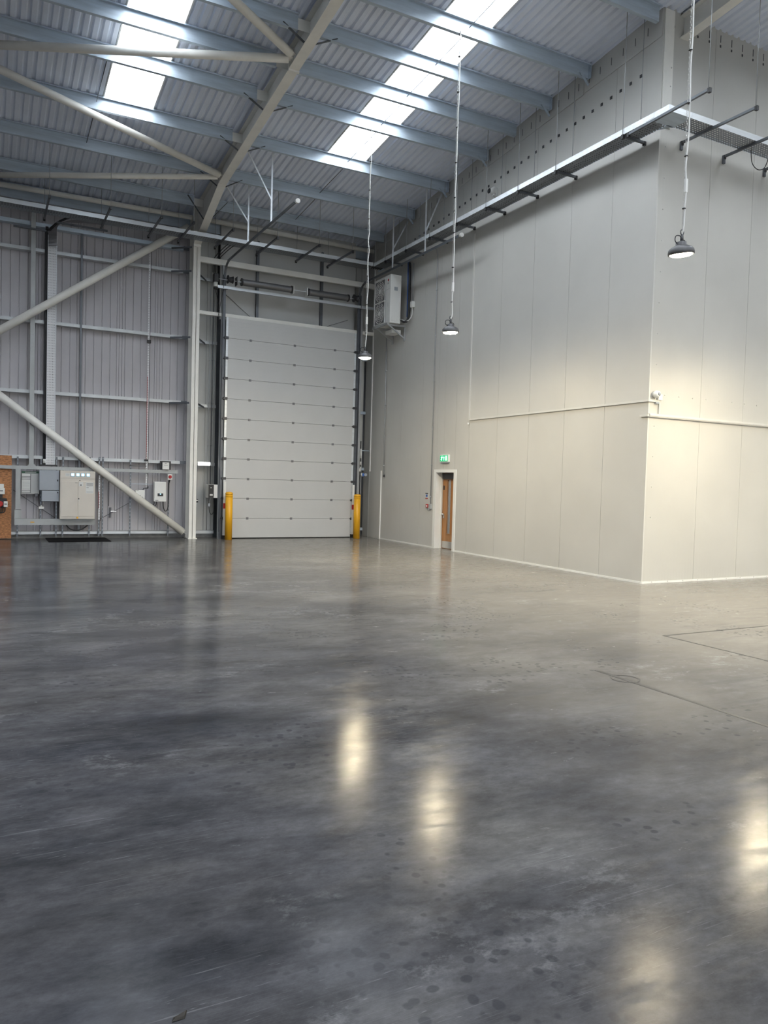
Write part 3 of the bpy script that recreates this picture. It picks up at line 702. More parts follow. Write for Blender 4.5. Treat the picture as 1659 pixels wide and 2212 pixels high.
t = conduit([(10.465, 20.13, 1.92), (10.465, 20.19, 6.0)], .016, 'grey conduit hanging below the air conditioner with an open end', 'galv_mid', [(10.465, 20.14, z) for z in (2.2, 3.1, 4.0, 5.0)])
obj('end_fitting', bx(10.455, 10.495, 20.11, 20.16, 1.86, 1.93), 'dark_steel', t)
# white mini trunking around the corner
t = thing('mini_trunking', 'white mini trunking running along the panel wall to the corner sounder', 'trunking', (XW, 15.72, 3.28))
obj('upright', bx(XW-.03, XW, 15.70, 15.735, 3.30, 7.8), 'trim_wall', t)
obj('run', bx(XW-.032, XW-.001, YF-.032, 15.70, 3.275, 3.315), 'trim_wall', t)
obj('end_fitting', lathe(B(), [(.022, 0), (.022, -.04), (.012, -.05)], XW-.03, 15.72, 3.22, 12), 'plastic_white', t)
t = thing('mini_trunking', 'short white mini trunking stub feeding the corner sounder', 'trunking', (10.7, YF-.02, 3.07))
obj('return', bx(XW, 10.74, YF-.032, YF, 3.275, 3.315), 'trim_wall', t)
obj('riser', bx(10.735, 10.765, YF-.03, YF, 3.07, 3.275), 'trim_wall', t)
t = thing('mini_trunking', 'double height white mini trunking along the panel wall facing the hall', 'trunking', (14, YF, 3.0))
obj('run', bx(XW, XB, YF-.04, YF, 3.005, 3.065), 'trim_wall', t); obj('lid', bx(XW, XB, YF-.05, YF-.04, 3.02, 3.05), 'trim_wall', t)
obj('corner_stub', bx(XW-.04, XW-.001, YF-.03, YF+.16, 3.01, 3.05), 'trim_wall', t)
t = thing('alarm_sounder', 'round white alarm sounder beside a small box at the panel wall corner', 'sounder', (10.63, YF-.05, 3.3))
obj('base', lathe(B(), [(.05, 0), (.05, -.04)], 10.62, YF, 3.41, 24, 'Y'), 'plastic_white', t)
obj('horn', lathe(B(), [(.062, -.03), (.066, -.07), (.05, -.12), (.03, -.13), (.03, -.12)], 10.62, YF, 3.41, 24, 'Y'), 'plastic_white', t)
obj('speaker_cone', lathe(B(), [(.03, -.131), (.012, -.134)], 10.62, YF, 3.41, 24, 'Y'), 'plastic_grey', t)
obj('junction_box', bx(10.69, 10.79, YF-.05, YF, 3.315, 3.42, bev=.004), 'plastic_white', t)
obj('bracket', bx(10.64, 10.72, YF-.045, YF, 3.25, 3.28), 'plastic_grey', t)
t = thing('security_camera', 'white dome camera on the panel wall just above the cable tray', 'camera', (10.42, 14.9, 8.45))
obj('wall_mount', bx(XW-.03, XW, 14.84, 14.96, 8.42, 8.54), 'plastic_white', t)
obj('housing', lathe(B(), [(.05, .0), (.085, -.02), (.085, -.10), (.075, -.13), (.05, -.14)], 10.44, 14.98, 8.56, 22, 'Y') , 'plastic_white', t)
obj('lens', lathe(B(), [(.05, .0), (.06, -.014), (.04, -.03)], 10.36, 14.98, 8.56, 18, 'X'), 'black', t)
obj('arm', bx(10.42, 10.47, 14.88, 14.93, 8.44, 8.50), 'plastic_white', t)

# air conditioner
AX0, AX1, AY0, AY1, AZ0, AZ1 = 9.93, 10.27, 19.0, 19.95, 6.16, 7.50
t = thing('air_conditioner', 'tall white twin fan air conditioner unit on a wall bracket', 'air conditioner', ((AX0+AX1)/2, 19.47, AZ0))
body = obj('casing', bx(AX0, AX1, AY0, AY1, AZ0, AZ1, bev=.012), 'plastic_white', t)
for zc in (6.50, 7.12):
    g = obj('fan_grille', box(B(), AX0-.022, AX0+.005, 19.28, 19.90, zc-.30, zc+.30), 'spring_steel', t)
    for k in range(5):
        r = .06+.055*k
        obj('grille_ring', tube(B(), [(AX0-.03, 19.59+r*math.cos(2*PI*j/24), zc+r*math.sin(2*PI*j/24)) for j in range(25)], .006, 5, cap=False), 'plastic_white', g)
    for k in range(12):
        a = 2*PI*k/12
        obj('grille_spoke', bar(B(), (AX0-.026, 19.59+.05*math.cos(a), zc+.05*math.sin(a)), (AX0-.026, 19.59+.29*math.cos(a), zc+.29*math.sin(a)), .006, .006), 'plastic_white', g)
    b = B()
    for a0, a1, c0, c1 in ((19.27, 19.91, zc+.295, zc+.31), (19.27, 19.91, zc-.31, zc-.295), (19.27, 19.285, zc-.295, zc+.295), (19.895, 19.91, zc-.295, zc+.295)): box(b, AX0-.035, AX0-.02, a0, a1, c0, c1)
    obj('grille_frame', b, 'plastic_white', t)
obj('hub_badge', lathe(B(), [(.05, 0), (.05, -.01)], AX0-.03, 19.59, 7.12, 18, 'X'), 'plastic_white', t)
obj('hub_badge', lathe(B(), [(.05, 0), (.05, -.01)], AX0-.03, 19.59, 6.50, 18, 'X'), 'plastic_white', t)
obj('logo_disc', lathe(B(), [(.035, 0), (.035, -.003)], AX0, 19.14, 7.36, 24, 'X'), 'red', t)
text_mesh('LG', .075, 'ink', t, (AX0-.002, 19.14, 7.27), (0, -1, 0), (0, 0, 1))
obj('rating_label', bx(AX0-.002, AX0, 19.09, 19.17, 6.62, 6.74), 'paper', t)
obj('panel_seam', bx(AX0-.001, AX0, 19.02, 19.26, 7.10, 7.104), 'ink', t)
hd = obj('hand_grip', bx(10.05, 10.16, AY0-.004, AY0, 7.06, 7.16), 'plastic_grey', t)
obj('valve_cover', bx(9.99, 10.12, AY0-.01, AY0, 6.22, 6.34), 'plastic_white', t)
obj('valve_cover', bx(10.16, 10.23, AY0-.01, AY0, 6.24, 6.36), 'plastic_white', t)
t = thing('unit_bracket', 'grey steel wall bracket carrying the air conditioner', 'bracket', (10.3, 19.5, 5.9))
obj('shelf_rail', bx(9.86, 10.48, 19.10, 19.14, 6.10, 6.155), 'galv_mid', t); obj('shelf_rail', bx(9.86, 10.48, 19.80, 19.84, 6.10, 6.155), 'galv_mid', t)
obj('cross_rail', bx(9.86, 9.90, 19.0, 19.95, 6.10, 6.155), 'galv_mid', t)
for y in (19.12, 19.82):
    obj('upright', bx(10.455, 10.495, y-.02, y+.02, 5.72, 6.15), 'galv_mid', t); obj('strut', bar(B(), (9.98, y, 6.11), (10.46, y, 5.80), .03, .04), 'galv_mid', t)
obj('drip_tray', bx(10.12, 10.40, 19.2, 19.6, 5.93, 6.03), 'plastic_white', t)
t = thing('pipe_set', 'dark lagged pipes and thin conduits rising behind the air conditioner', 'pipes', (10.45, 18.75, 6.2))
obj('lagged_pipe', tube(B(), smooth_path([(10.28, 18.98, 6.26), (10.34, 18.86, 6.20), (10.42, 18.82, 6.35), (10.43, 18.82, 7.2), (10.44, 18.86, 7.85)]), .035, 10), 'black', t)
obj('lagged_pipe', tube(B(), [(10.44, 18.90, 6.35), (10.44, 18.92, 7.9)], .03, 10), 'blue', t)
obj('thin_conduit', tube(B(), [(10.475, 18.70, 6.75), (10.475, 18.72, 7.8)], .010, 8), 'galv_mid', t); obj('thin_conduit', tube(B(), [(10.475, 18.66, 6.75), (10.475, 18.68, 7.8)], .010, 8), 'galv_mid', t)
obj('cable', tube(B(), smooth_path([(10.25, 18.99, 6.28), (10.38, 18.80, 6.22), (10.45, 18.68, 6.35), (10.46, 18.68, 6.58)]), .014, 8), 'plastic_white', t)
tag(obj('isolator_box', bx(10.42, XW, 18.61, 18.74, 6.58, 6.74, bev=.006), 'plastic_white'), 'small white isolator box beside the air conditioner pipes', 'switch box')

# ================================================================== CABLE TRAYS
ZT = 7.97
t = thing('cable_tray', 'perforated galvanised cable tray hung along the panel wall with the timber door', 'cable tray', (10.15, 15, ZT))
obj('tray_base', bx(9.96, 10.34, 9.70, 20.15, ZT, ZT+.002), 'perf_side', t)
obj('outer_side', box(box(B(), 9.957, 9.962, 9.30, 20.15, ZT, ZT+.10), 9.962, 9.975, 9.30, 20.15, ZT+.097, ZT+.10), 'galv_bright', t)
obj('inner_side', bx(10.338, 10.342, 9.70, 20.6, ZT, ZT+.05), 'galv', t)
for k in range(5): obj('cable', tube(B(), smooth_path([(10.0+.07*k, 9.75, ZT+.02), (10.01+.068*k, 13, ZT+.02), (9.995+.072*k, 17, ZT+.02), (10.0+.07*k, 20.4, ZT+.02)], 3), .017, 6), 'black', t)
obj('corner_base', bx(9.96, 10.50, 9.30, 9.70, ZT, ZT+.002), 'galv', t)
obj('corner_gusset', hexa(B(), [(10.34, 9.68, ZT), (10.50, 9.68, ZT), (10.34, 9.90, ZT), (10.338, 9.90, ZT), (10.34, 9.68, ZT+.05), (10.50, 9.68, ZT+.05), (10.34, 9.90, ZT+.05), (10.338, 9.90, ZT+.05)]), 'galv', t)
obj('corner_front', bx(9.96, 10.50, 9.297, 9.302, ZT, ZT+.10), 'galv_bright', t)
obj('splice_plate', bx(9.952, 9.957, 9.62, 9.80, ZT+.01, ZT+.09), 'galv_bright', t)
t = thing('cable_tray', 'perforated galvanised cable tray hung along the panel wall facing the hall', 'cable tray', (13, 9.5, ZT))
obj('tray_base', bx(10.50, 18.5, 9.30, 9.68, ZT, ZT+.002), 'perf_back', t)
obj('outer_side', box(box(B(), 10.502, 18.5, 9.297, 9.302, ZT, ZT+.10), 10.502, 18.5, 9.302, 9.315, ZT+.097, ZT+.10), 'galv_bright', t)
obj('inner_side', bx(10.50, 18.5, 9.678, 9.682, ZT, ZT+.05), 'galv', t)
obj('gland', lathe(B(), [(.04, 0), (.05, .05), (.03, .09)], 12.65, 9.34, ZT+.09, 12), 'black', t)
obj('loop', tube(B(), smooth_path([(12.4, 9.6, ZT), (12.45, 9.6, ZT-.22), (12.62, 9.6, ZT-.30), (12.8, 9.6, ZT-.22), (12.9, 9.6, ZT)]), .008, 6), 'black', t)
t = thing('cable_tray', 'long galvanised cable tray hung in front of the cladding wall under the eaves', 'cable tray', (4, 20.4, 8.0))
obj('tray_base', bx(-12.9, 9.96, 20.2, 20.62, ZT+.03, ZT+.032), 'perf_back', t)
obj('outer_side', box(box(B(), -12.9, 9.96, 20.197, 20.202, ZT+.03, ZT+.13), -12.9, 9.96, 20.202, 20.215, ZT+.127, ZT+.13), 'galv_bright', t)
obj('inner_side', bx(-12.9, 9.96, 20.618, 20.622, ZT+.03, ZT+.08), 'galv', t)
b = B()                                       # loose cables lying in the tray
for k in range(4): tube(b, smooth_path([(-12.8, 20.28+.07*k, ZT+.05), (1.5, 20.30+.06*k, ZT+.05), (5, 20.27+.08*k, ZT+.055), (9.6, 20.3+.06*k, ZT+.05)], 3), .014, 6)
tag(obj('cable_bundle', b, 'black'), 'black cables lying in the tray under the eaves', 'cables')
def strut_bracket(p0, p1, rods, label, group):
    t = thing('tray_bracket', label, 'bracket', p0, group)
    z = p0[2]
    obj('channel', bar(B(), p0, p1, .041, .041), 'galv_dark', t)
    for p in (p0, p1): obj('end_cap', bx(p[0]-.024, p[0]+.024, p[1]-.024, p[1]+.024, z-.05, z+.022), 'black', t)
    for rp in rods:
        obj('drop_rod', rod(B(), (rp[0], rp[1], z-.03), (rp[0], rp[1], rp[2]), .0065), 'galv_mid', t)
    return t
for k, y in enumerate((10.32, 12.12, 13.33, 14.50, 15.72, 16.97, 18.2, 19.4)):
    strut_bracket((9.95, y, ZT-.03), (10.47, y, ZT-.03), [(9.943, y, zp(y)-.02), (10.36, y, zp(y)-.02)], 'dark strut bracket under the wall tray, %s from the panel wall corner' % ORD[k], 'brackets under the wall tray')
for k, xx in enumerate((1.22, 2.54, 3.71, 4.48, 5.47, 6.65, 7.82, 8.80)):
    strut_bracket((xx, 19.10, ZT-.01), (xx, 20.85, ZT-.01), [(xx, 19.12, zp(19.12)-.02), (xx, 20.80, zp(20.8)-.02)], 'dark strut bracket under the eaves tray, %s counting away from the chipboard panel' % ORD[k], 'brackets under the eaves tray')
strut_bracket((9.92, 8.47, ZT-.03), (9.985, 10.22, ZT-.03), [(9.92, 8.49, zp(8.49)-.02)], 'long dark strut under the outer corner of the two wall trays', 'brackets under the hall tray')
for k, xx in enumerate((11.03, 12.15, 13.3)):
    t = strut_bracket((xx, 8.47, ZT-.03), (xx, 9.97, ZT-.03), [(xx, 8.49, zp(8.49)-.02)], 'long dark strut from the panel wall under the hall tray, %s from the corner' % ORD[k], 'brackets under the hall tray')
    obj('wall_foot', bx(xx-.025, xx+.025, 9.96, 9.998, ZT-.16, ZT-.01), 'galv_dark', t)
# dropper cables over the door corner
t = thing('cable_droppers', 'bunch of dark cables dropping from the eaves tray to the control box', 'cables', (5.5, 21.2, 7.9))
for k in range(3): obj('cable', tube(B(), smooth_path([(5.75+.09*k, 20.45, 8.02), (5.66+.08*k, 20.9, 7.93), (5.55+.07*k, 21.24, 7.75), (5.54+.07*k, 21.28, 7.4)]), .010, 6), 'black', t)
obj('cable', tube(B(), smooth_path([(5.50, 20.83, 6.84), (5.58, 20.9, 6.6), (5.66, 21.0, 6.2), (5.68, 21.02, 5.7)]), .008, 6), 'black', t)
obj('cable', tube(B(), smooth_path([(5.86, 20.9, 6.9), (5.74, 20.9, 6.85), (5.70, 20.95, 6.6), (5.62, 21.0, 6.05)]), .008, 6), 'black', t)

# ================================================================== PENDANT LAMPS
def chain_mesh(z0, z1):
    b = B(); n = int((z1-z0)/.034); L, R, r = .0165, .008, .0026
    for k in range(n):
        zc = z0+(k+.5)*.034; pts = []
        for j in range(8):
            a = 2*PI*j/8; u = R*math.cos(a); v = R*math.sin(a)+(.009 if math.sin(a) > 0 else -.009)
            pts.append((u, 0, zc+v) if k % 2 else (0, u, zc+v))
        pts.append(pts[0]); tube(b, pts, r, 4, cap=False)
    return b
def lamp(x, y, z, label, tilt=(0, 0), ztop=None, seed=0):
    ztop = ztop or zp(y)-.26
    t = thing('pendant_lamp', label, 'pendant lamp', (x, y, z), 'round high bay pendant lamps')
    hs = obj('housing', lathe(B(), [(.128, .012), (.150, .0), (.153, .03), (.147, .06), (.125, .085), (.085, .105), (.062, .115), (.062, .15), (.03, .16)], x, y, z, 36), 'lamp_grey', t)
    ln = obj('lens', lathe(B(), [(.128, .010), (.127, .0), (.10, -.014), (.06, -.020), (.01, -.022)], x, y, z, 32), 'lamp_glow', t)
    hk = obj('hook_stem', tube(B(), [(x, y, z+.15), (x, y, z+.24)], [.022, .016], 12), 'dark_steel', t)
    ring = [(x+.028*math.cos(a), y, z+.27+.03*math.sin(a)) for a in (2*PI*k/14 for k in range(15))]
    rg = obj('hook_ring', tube(B(), ring, .005, 6), 'dark_steel', t)
    lp = obj('lead_loop', tube(B(), smooth_path([(x-.05, y, z+.11), (x-.11, y, z+.15), (x-.10, y, z+.21), (x-.03, y, z+.22), (x-.01, y, z+.17)]), .006, 6), 'black', t)
    obj('lead_loop', tube(B(), smooth_path([(x+.05, y, z+.12), (x+.07, y, z+.15), (x+.045, y, z+.18), (x+.01, y, z+.18)]), .006, 6), 'black', t)
    for o in (hs, ln): o.rotation_euler = (tilt[0], tilt[1], 0)
    b = chain_mesh(z+.29, ztop); bmesh.ops.translate(b, verts=b.verts, vec=(x, y, 0)); obj('chain', b, 'steel', t)
    rnd = random.Random(seed); pts = []; zz = z+.36; k = 0
    while zz < ztop:
        pts.append((x+.016+rnd.uniform(-.012, .012), y-.014+rnd.uniform(-.006, .006), zz)); zz += .22
    pts = [(x+.0, y, z+.24)]+pts+[(x+.01, y-.01, ztop)]
    obj('white_flex', tube(B(), smooth_path(pts, 3), .0095, 6), 'trim_white', t)
    tie = None
    zz = z+.55
    while zz < ztop-.2:
        if tie is None: tie = obj('cable_tie', lathe(B(), [(.022, -.006), (.022, .006)], x+.006, y-.006, zz, 8), 'black', t); tz = zz
        else: copyo(tie, (0, 0, zz-tz), t)
        zz += .62
    obj('joint_sleeve', bx(x-.004, x+.034, y-.03, y+.0, z+.74, z+.90, bev=.004), 'trim_white', t)
    obj('top_hook', tube(B(), smooth_path([(x, y, ztop-.03), (x, y-.03, ztop+.02), (x, y, ztop+.06)]), .006, 6), 'dark_steel', t)
    return t
lamp(7.39, 15.27, 4.43, 'lit pendant lamp hanging nearest the sectional door and air conditioner', (.0, .0), zp(15.24)-.255, 1)
lamp(7.43, 11.83, 4.44, 'lit pendant lamp hanging in front of the timber door wall under a rooflight', (.03, -.05), zp(11.81)-.255, 2)
lamp(7.39, 6.62, 4.53, 'lit pendant lamp hanging by the panel wall corner, tilted on its chain', (.05, -.14), zp(6.57)-.255, 3)
lamp(11.18, 7.93, 4.12, 'lit pendant lamp hanging close to the panel wall that faces the hall', (0, 0), zp(8.3)-.255, 4)
for k, (x, y) in enumerate(((11.6, 4.6), (15.6, 6.6), (11.6, .6))):
    lamp(x, y, 4.5, 'lit pendant lamp in the open hall, %s further from the panel walls' % ORD[k], (0, 0), zp(y)-.05, 10+k)

# ================================================================== SWITCHGEAR ON THE CLADDING WALL
t = thing('chipboard_panel', 'orange brown chipboard sheet fixed to the cladding wall', 'board', (.1, 21.5, 0))
obj('board', bx(-.62, .565, 21.503, 21.52, .02, 2.12), 'osb', t)
obj('batten', bx(-.62, .565, 21.52, 21.529, .3, .36), 'wood', t); obj('batten', bx(-.62, .565, 21.52, 21.529, 1.7, 1.76), 'wood', t)
t = thing('battery_unit', 'white backup unit mounted on the chipboard sheet', 'unit', (.25, 21.43, 1.12))
obj('case', bx(.02, .41, 21.36, 21.503, 1.14, 1.30, bev=.01), 'plastic_white', t); obj('top_case', bx(.05, .39, 21.38, 21.50, 1.30, 1.40, bev=.01), 'plastic_white', t)
obj('display', bx(.24, .37, 21.355, 21.36, 1.215, 1.235), 'black', t); obj('base', bx(.04, .36, 21.40, 21.50, 1.05, 1.14), 'black', t)
t = thing('socket_cluster', 'black and red industrial sockets with cables on the chipboard sheet', 'sockets', (.3, 21.45, .6))
obj('case', bx(.05, .46, 21.42, 21.503, .80, 1.04, bev=.02), 'black', t)
obj('red_socket', lathe(B(), [(.075, 0), (.075, -.07), (.055, -.09)], .30, 21.42, .90, 20, 'Y'), 'red', t)
obj('white_meter', bx(.385, .475, 21.36, 21.42, .82, .965, bev=.006), 'plastic_white', t); obj('meter_window', bx(.40, .46, 21.355, 21.36, .885, .905), 'black', t)
for k in range(3): obj('cable', tube(B(), smooth_path([(.42-.06*k, 21.42, .82), (.40-.05*k, 21.38, .70), (.25-.04*k, 21.38, .665), (.0-.04*k, 21.40, .70)]), .012, 6), 'black', t)
TR = 'grey steel cable trunking'
def trunk(x0, x1, z0, z1, y0, label, lid=True):
    t = thing('cable_trunking', label, 'trunking', ((x0+x1)/2, y0, z0), 'grey trunking around the switchboard')
    obj('body', bx(x0, x1, y0, y0+.07, z0, z1), 'trunk_grey', t)
    if lid: obj('lid', bx(x0+.001, x1-.001, y0-.004, y0, z0+.003, z1-.003) if x1-x0 > z1-z0 else bx(x0+.003, x1-.003, y0-.004, y0, z0+.001, z1-.001), 'trunk_grey', t)
    return t
t = trunk(-.7, 4.70, 1.785, 1.872, 21.43, 'long level grey trunking passing above the switchboard to the red isolator')
for xx in (.67, 1.02, 2.6, 3.9): obj('joint_strap', bx(xx-.02, xx+.02, 21.423, 21.43, 1.783, 1.874), 'trunk_grey', t)
for xx in (.97, 1.06): obj('corner_fillet', hexa(B(), [(xx-.05, 21.43, 1.872), (xx+.05, 21.43, 1.872), (xx+.05, 21.5, 1.872), (xx-.05, 21.5, 1.872), (xx-.01, 21.43, 1.93), (xx+.01, 21.43, 1.93), (xx+.01, 21.5, 1.93), (xx-.01, 21.5, 1.93)]), 'trunk_grey', t)
t = trunk(.955, 1.065, 1.874, 8.30, 21.42, 'tall upright galvanised trunking rising from the switch gear to the eaves')
for z in (3.0, 4.9, 5.2, 6.8): obj('joint_strap', bx(.953, 1.067, 21.41, 21.416, z-.004, z+.004), 'trunk_grey', t)
t = trunk(.65, .765, .76, 1.783, 21.38, 'short upright grey trunking left of the safety poster')
obj('bottom_box', bx(.63, .785, 21.36, 21.47, .53, .75), 'trunk_grey', t)
obj('open_end', bx(.66, .775, 21.37, 21.38, .752, .762), 'black', t)
t = trunk(.63, 2.54, .365, .525, 21.36, 'deep level grey trunking under the switchboard')
obj('yellow_label', bx(1.0, 1.09, 21.354, 21.356, .43, .455), 'yellow', t)
t = thing('safety_poster', 'grey electric shock safety poster beside the grey switch boxes', 'poster', (1.0, 21.5, 1.16))
obj('sheet', bx(.79, 1.20, 21.50, 21.51, 1.16, 1.74), 'panel_grey', t); obj('heading', bx(.795, 1.195, 21.497, 21.50, 1.685, 1.737), 'sign_green_dark', t)
obj('heading_text', bx(.87, 1.13, 21.495, 21.497, 1.702, 1.718), 'panel_grey', t)
obj('text_column', bx(.80, .99, 21.497, 21.50, 1.19, 1.67), 'paper', t)
for k, z in enumerate((1.60, 1.565, 1.53, 1.24, 1.20)): obj('text_bar', bx(.80, .995, 21.495, 21.497, z-.006, z+.006), 'ink', t)
for k in range(8): obj('text_line', bx(.815, .975, 21.495, 21.497, 1.27+.03*k, 1.277+.03*k), 'trunk_grey', t)
obj('divider', bx(.995, 1.005, 21.495, 21.497, 1.18, 1.67), 'ink', t)
t = thing('switch_box', 'larger blue grey switch box hanging left of the switchboard', 'switch box', (1.43, 21.3, 1.26), 'blue grey switch boxes')
obj('case', bx(1.19, 1.66, 21.28, 21.45, 1.26, 1.775, bev=.006), 'plastic_grey', t); obj('cover', bx(1.20, 1.65, 21.272, 21.28, 1.275, 1.74, bev=.003), 'plastic_grey', t); obj('latch', bx(1.605, 1.635, 21.262, 21.272, 1.495, 1.54), 'black', t)
t = thing('switch_box', 'smaller blue grey switch box fixed below the larger one', 'switch box', (1.46, 21.3, .97), 'blue grey switch boxes')
obj('case', bx(1.25, 1.66, 21.29, 21.45, .975, 1.25, bev=.006), 'plastic_grey', t); obj('cover', bx(1.26, 1.65, 21.282, 21.29, .985, 1.24, bev=.003), 'plastic_grey', t); obj('latch', bx(1.61, 1.638, 21.272, 21.282, 1.19, 1.23), 'black', t)
obj('gland', tube(B(), [(1.29, 21.36, .90), (1.29, 21.36, .975)], .012, 8), 'plastic_white', t)
tag(obj('junction_box', bx(1.10, 1.17, 21.44, 21.53, 1.09, 1.17, bev=.005), 'dark_steel'), 'small dark junction box below the safety poster', 'junction box')
t = thing('switchboard', 'large beige two door switchboard cabinet with four lit meters on top', 'switchboard', (2.1, 21.25, .53))
obj('case', bx(1.67, 2.52, 21.18, 21.45, .53, 1.78, bev=.008), 'plastic_beige', t)
obj('meter_strip', bx(1.675, 2.515, 21.172, 21.18, 1.585, 1.775, bev=.003), 'plastic_beige', t)
for k, xx in enumerate((1.97, 2.095, 2.215, 2.345)):
    s = obj('meter_frame', bx(xx-.048, xx+.048, 21.163, 21.172, 1.632, 1.728), 'plastic_grey', t); obj('meter_screen', bx(xx-.036, xx+.036, 21.160, 21.163, 1.645, 1.715), 'screen', s)
s = obj('name_plate', bx(1.80, 1.90, 21.168, 21.172, 1.635, 1.715), 'paper', t)
for z in (1.66, 1.69): obj('print_line', bx(1.81, 1.89, 21.166, 21.168, z-.003, z+.003), 'ink', s)
dl = obj('door', bx(1.69, 2.095, 21.168, 21.18, .595, 1.51, bev=.004), 'plastic_beige', t)
dr = obj('door', bx(2.105, 2.505, 21.168, 21.18, .595, 1.51, bev=.004), 'plastic_beige', t)
obj('lock', lathe(B(), [(.018, 0), (.018, -.012)], 2.12, 21.168, 1.055, 12, 'Y'), 'black', dr); obj('key', bx(2.114, 2.126, 21.14, 21.158, 1.01, 1.05), 'steel', dr)
s = obj('warning_label', bx(2.12, 2.225, 21.165, 21.168, 1.39, 1.495), 'paper', dr); obj('warning_mark', bx(2.15, 2.19, 21.163, 21.165, 1.40, 1.43), 'ink', s)
s = obj('notice_sheet', bx(2.29, 2.48, 21.165, 21.168, 1.205, 1.49), 'paper', dr)
for z in (1.46, 1.44, 1.42, 1.40, 1.35, 1.24): obj('print_line', bx(2.305, 2.465 if z != 1.35 else 2.36, 21.163, 21.165, z-.004, z+.004), 'ink', s)
obj('print_line', bx(2.03, 2.09, 21.165, 21.168, 1.465, 1.475), 'ink', dl)
obj('base_lock', bx(2.075, 2.115, 21.16, 21.178, .545, .59), 'yellow', t); obj('button', lathe(B(), [(.014, 0), (.014, -.01)], 2.145, 21.178, 1.535, 10, 'Y'), 'black', t)
obj('drain_loop', tube(B(), smooth_path([(1.85, 21.44, .36), (1.95, 21.44, .26), (2.1, 21.44, .22), (2.25, 21.44, .26), (2.38, 21.44, .36)]), .016, 6), 'black', t)
def vstrut(xx, z0, z1, label, m='galv_dark', wd=.041):
    t = thing('strut_channel', label, 'strut', (xx, 21.49, z0), 'upright strut channels behind the switch gear')
    obj('channel', bx(xx-wd/2, xx+wd/2, 21.47, 21.49, z0, z1), m, t)
    b = B()
    zz = z0+.05
    while zz < z1-.04: box(b, xx-.008, xx+.008, 21.468, 21.4705, zz, zz+.04); zz += .10
    o = obj('slots', b, 'plastic_grey', t); o['kind'] = 'stuff'
    return t
for xx, z0, z1, lab in ((.70, .06, 2.10, 'upright strut behind the short grey trunking'), (1.24, .06, 2.05, 'upright strut behind the safety poster edge'), (1.61, .06, 2.12, 'upright strut at the meeting of the grey boxes and panel'), (1.765, .06, 2.13, 'upright strut behind the left door of the switchboard'), (2.415, .06, 2.15, 'upright strut behind the right door of the switchboard'), (2.655, .06, 2.16, 'first upright strut right of the switchboard'), (2.745, .06, 2.17, 'second upright strut right of the switchboard'), (3.45, .06, 2.12, 'upright strut crossing behind the floor brace'), (4.47, .06, 1.60, 'upright strut below the red isolator')):
    vstrut(xx, z0, z1, lab)
t = thing('cable_ladder', 'tall perforated cable tray with black cables rising above the switchboard', 'cable tray', (1.42, 21.45, 1.90))
obj('tray_base', bx(1.35, 1.56, 21.46, 21.465, 1.92, 7.75), 'perf_riser', t)
for xx in (1.35, 1.555): obj('tray_side', bx(xx-.004, xx+.004, 21.41, 21.465, 1.92, 7.75), 'galv_bright', t)
obj('back_strip', bx(1.28, 1.35, 21.48, 21.485, 1.92, 7.9), 'galv_dark', t)
for xx, r in ((1.305, .020), (1.335, .020)): obj('cable', tube(B(), smooth_path([(xx, 21.45, 1.90), (xx, 21.45, 7.4), (xx+.06, 21.35, 7.85), (xx+.5, 20.6, 8.03), (xx+1.4, 20.45, 8.03)], 5), r, 8), 'black', t)
for xx in (1.305, 1.335): obj('cable_sleeve', tube(B(), [(xx, 21.45, 1.95), (xx, 21.45, 2.06)], .024, 8), 'plastic_white', t)
b = B()                                       # swept bend from the riser into the eaves tray
prev = None
for c, wv in zip(smooth_path([(1.43, 21.44, 7.45), (1.43, 21.42, 7.75), (1.48, 21.2, 7.93), (1.75, 20.85, 7.99), (2.3, 20.62, 8.005), (3.0, 20.45, 8.01)], 4), range(99)):
    f_ = min(1, wv/14); dx, dy = .15*(1-f_)+.03*f_, -.15*f_
    ring = [b.verts.new((c.x-dx, c.y-dy, c.z)), b.verts.new((c.x+dx, c.y+dy, c.z))]
    if prev: b.faces.new((prev[0], prev[1], ring[1], ring[0]))
    prev = ring
obj('swept_bend', b, 'spring_steel', t)
obj('cross_strut', bx(.55, 1.30, 21.34, 21.38, 7.80, 7.84), 'galv_dark', t); obj('cross_strut', bx(1.5, 2.7, 20.82, 20.86, 7.90, 7.94), 'galv_dark', t)
obj('foot_bar', bx(1.22, 1.62, 21.42, 21.48, 1.885, 1.92), 'black', t)
def narrow(xx, z0, z1, label, red=None, y=21.46):
    t = thing('slim_cable_tray', label, 'cable tray', (xx, y, z0))
    obj('tray_base', bx(xx-.028, xx+.028, y, y+.004, z0, z1), 'perf_riser', t)
    obj('black_cable', tube(B(), [(xx+.026, y-.008, z0-.03), (xx+.026, y-.008, z1)], .007, 6), 'black', t)
    if red: obj('red_cable', tube(B(), [(xx-.022, y-.008, red[0]), (xx-.022, y-.008, red[1])], .006, 6), 'red', t)
    return t
t = narrow(3.885, 1.40, 7.9, 'slim cable tray with a red cable climbing the cladding to the left of the column', (2.1, 4.4), 21.52)
obj('clamp', bx(3.83, 3.93, 21.44, 21.50, 5.30, 5.38), 'black', t); obj('clamp', bx(3.81, 3.90, 21.44, 21.50, 2.10, 2.15), 'black', t)
obj('support_bar', bx(3.42, 3.86, 21.47, 21.485, 1.95, 1.975), 'dark_steel', t); obj('support_bar', bx(3.42, 4.40, 21.47, 21.48, 1.47, 1.482), 'galv', t)
t = narrow(2.665, .50, 1.70, 'short slim cable tray right of the switchboard with a red cable', (.80, 1.25))
t = thing('meter_box', 'grey meter box on a black plate above the end of the trunking', 'meter', (4.36, 21.4, 1.88))
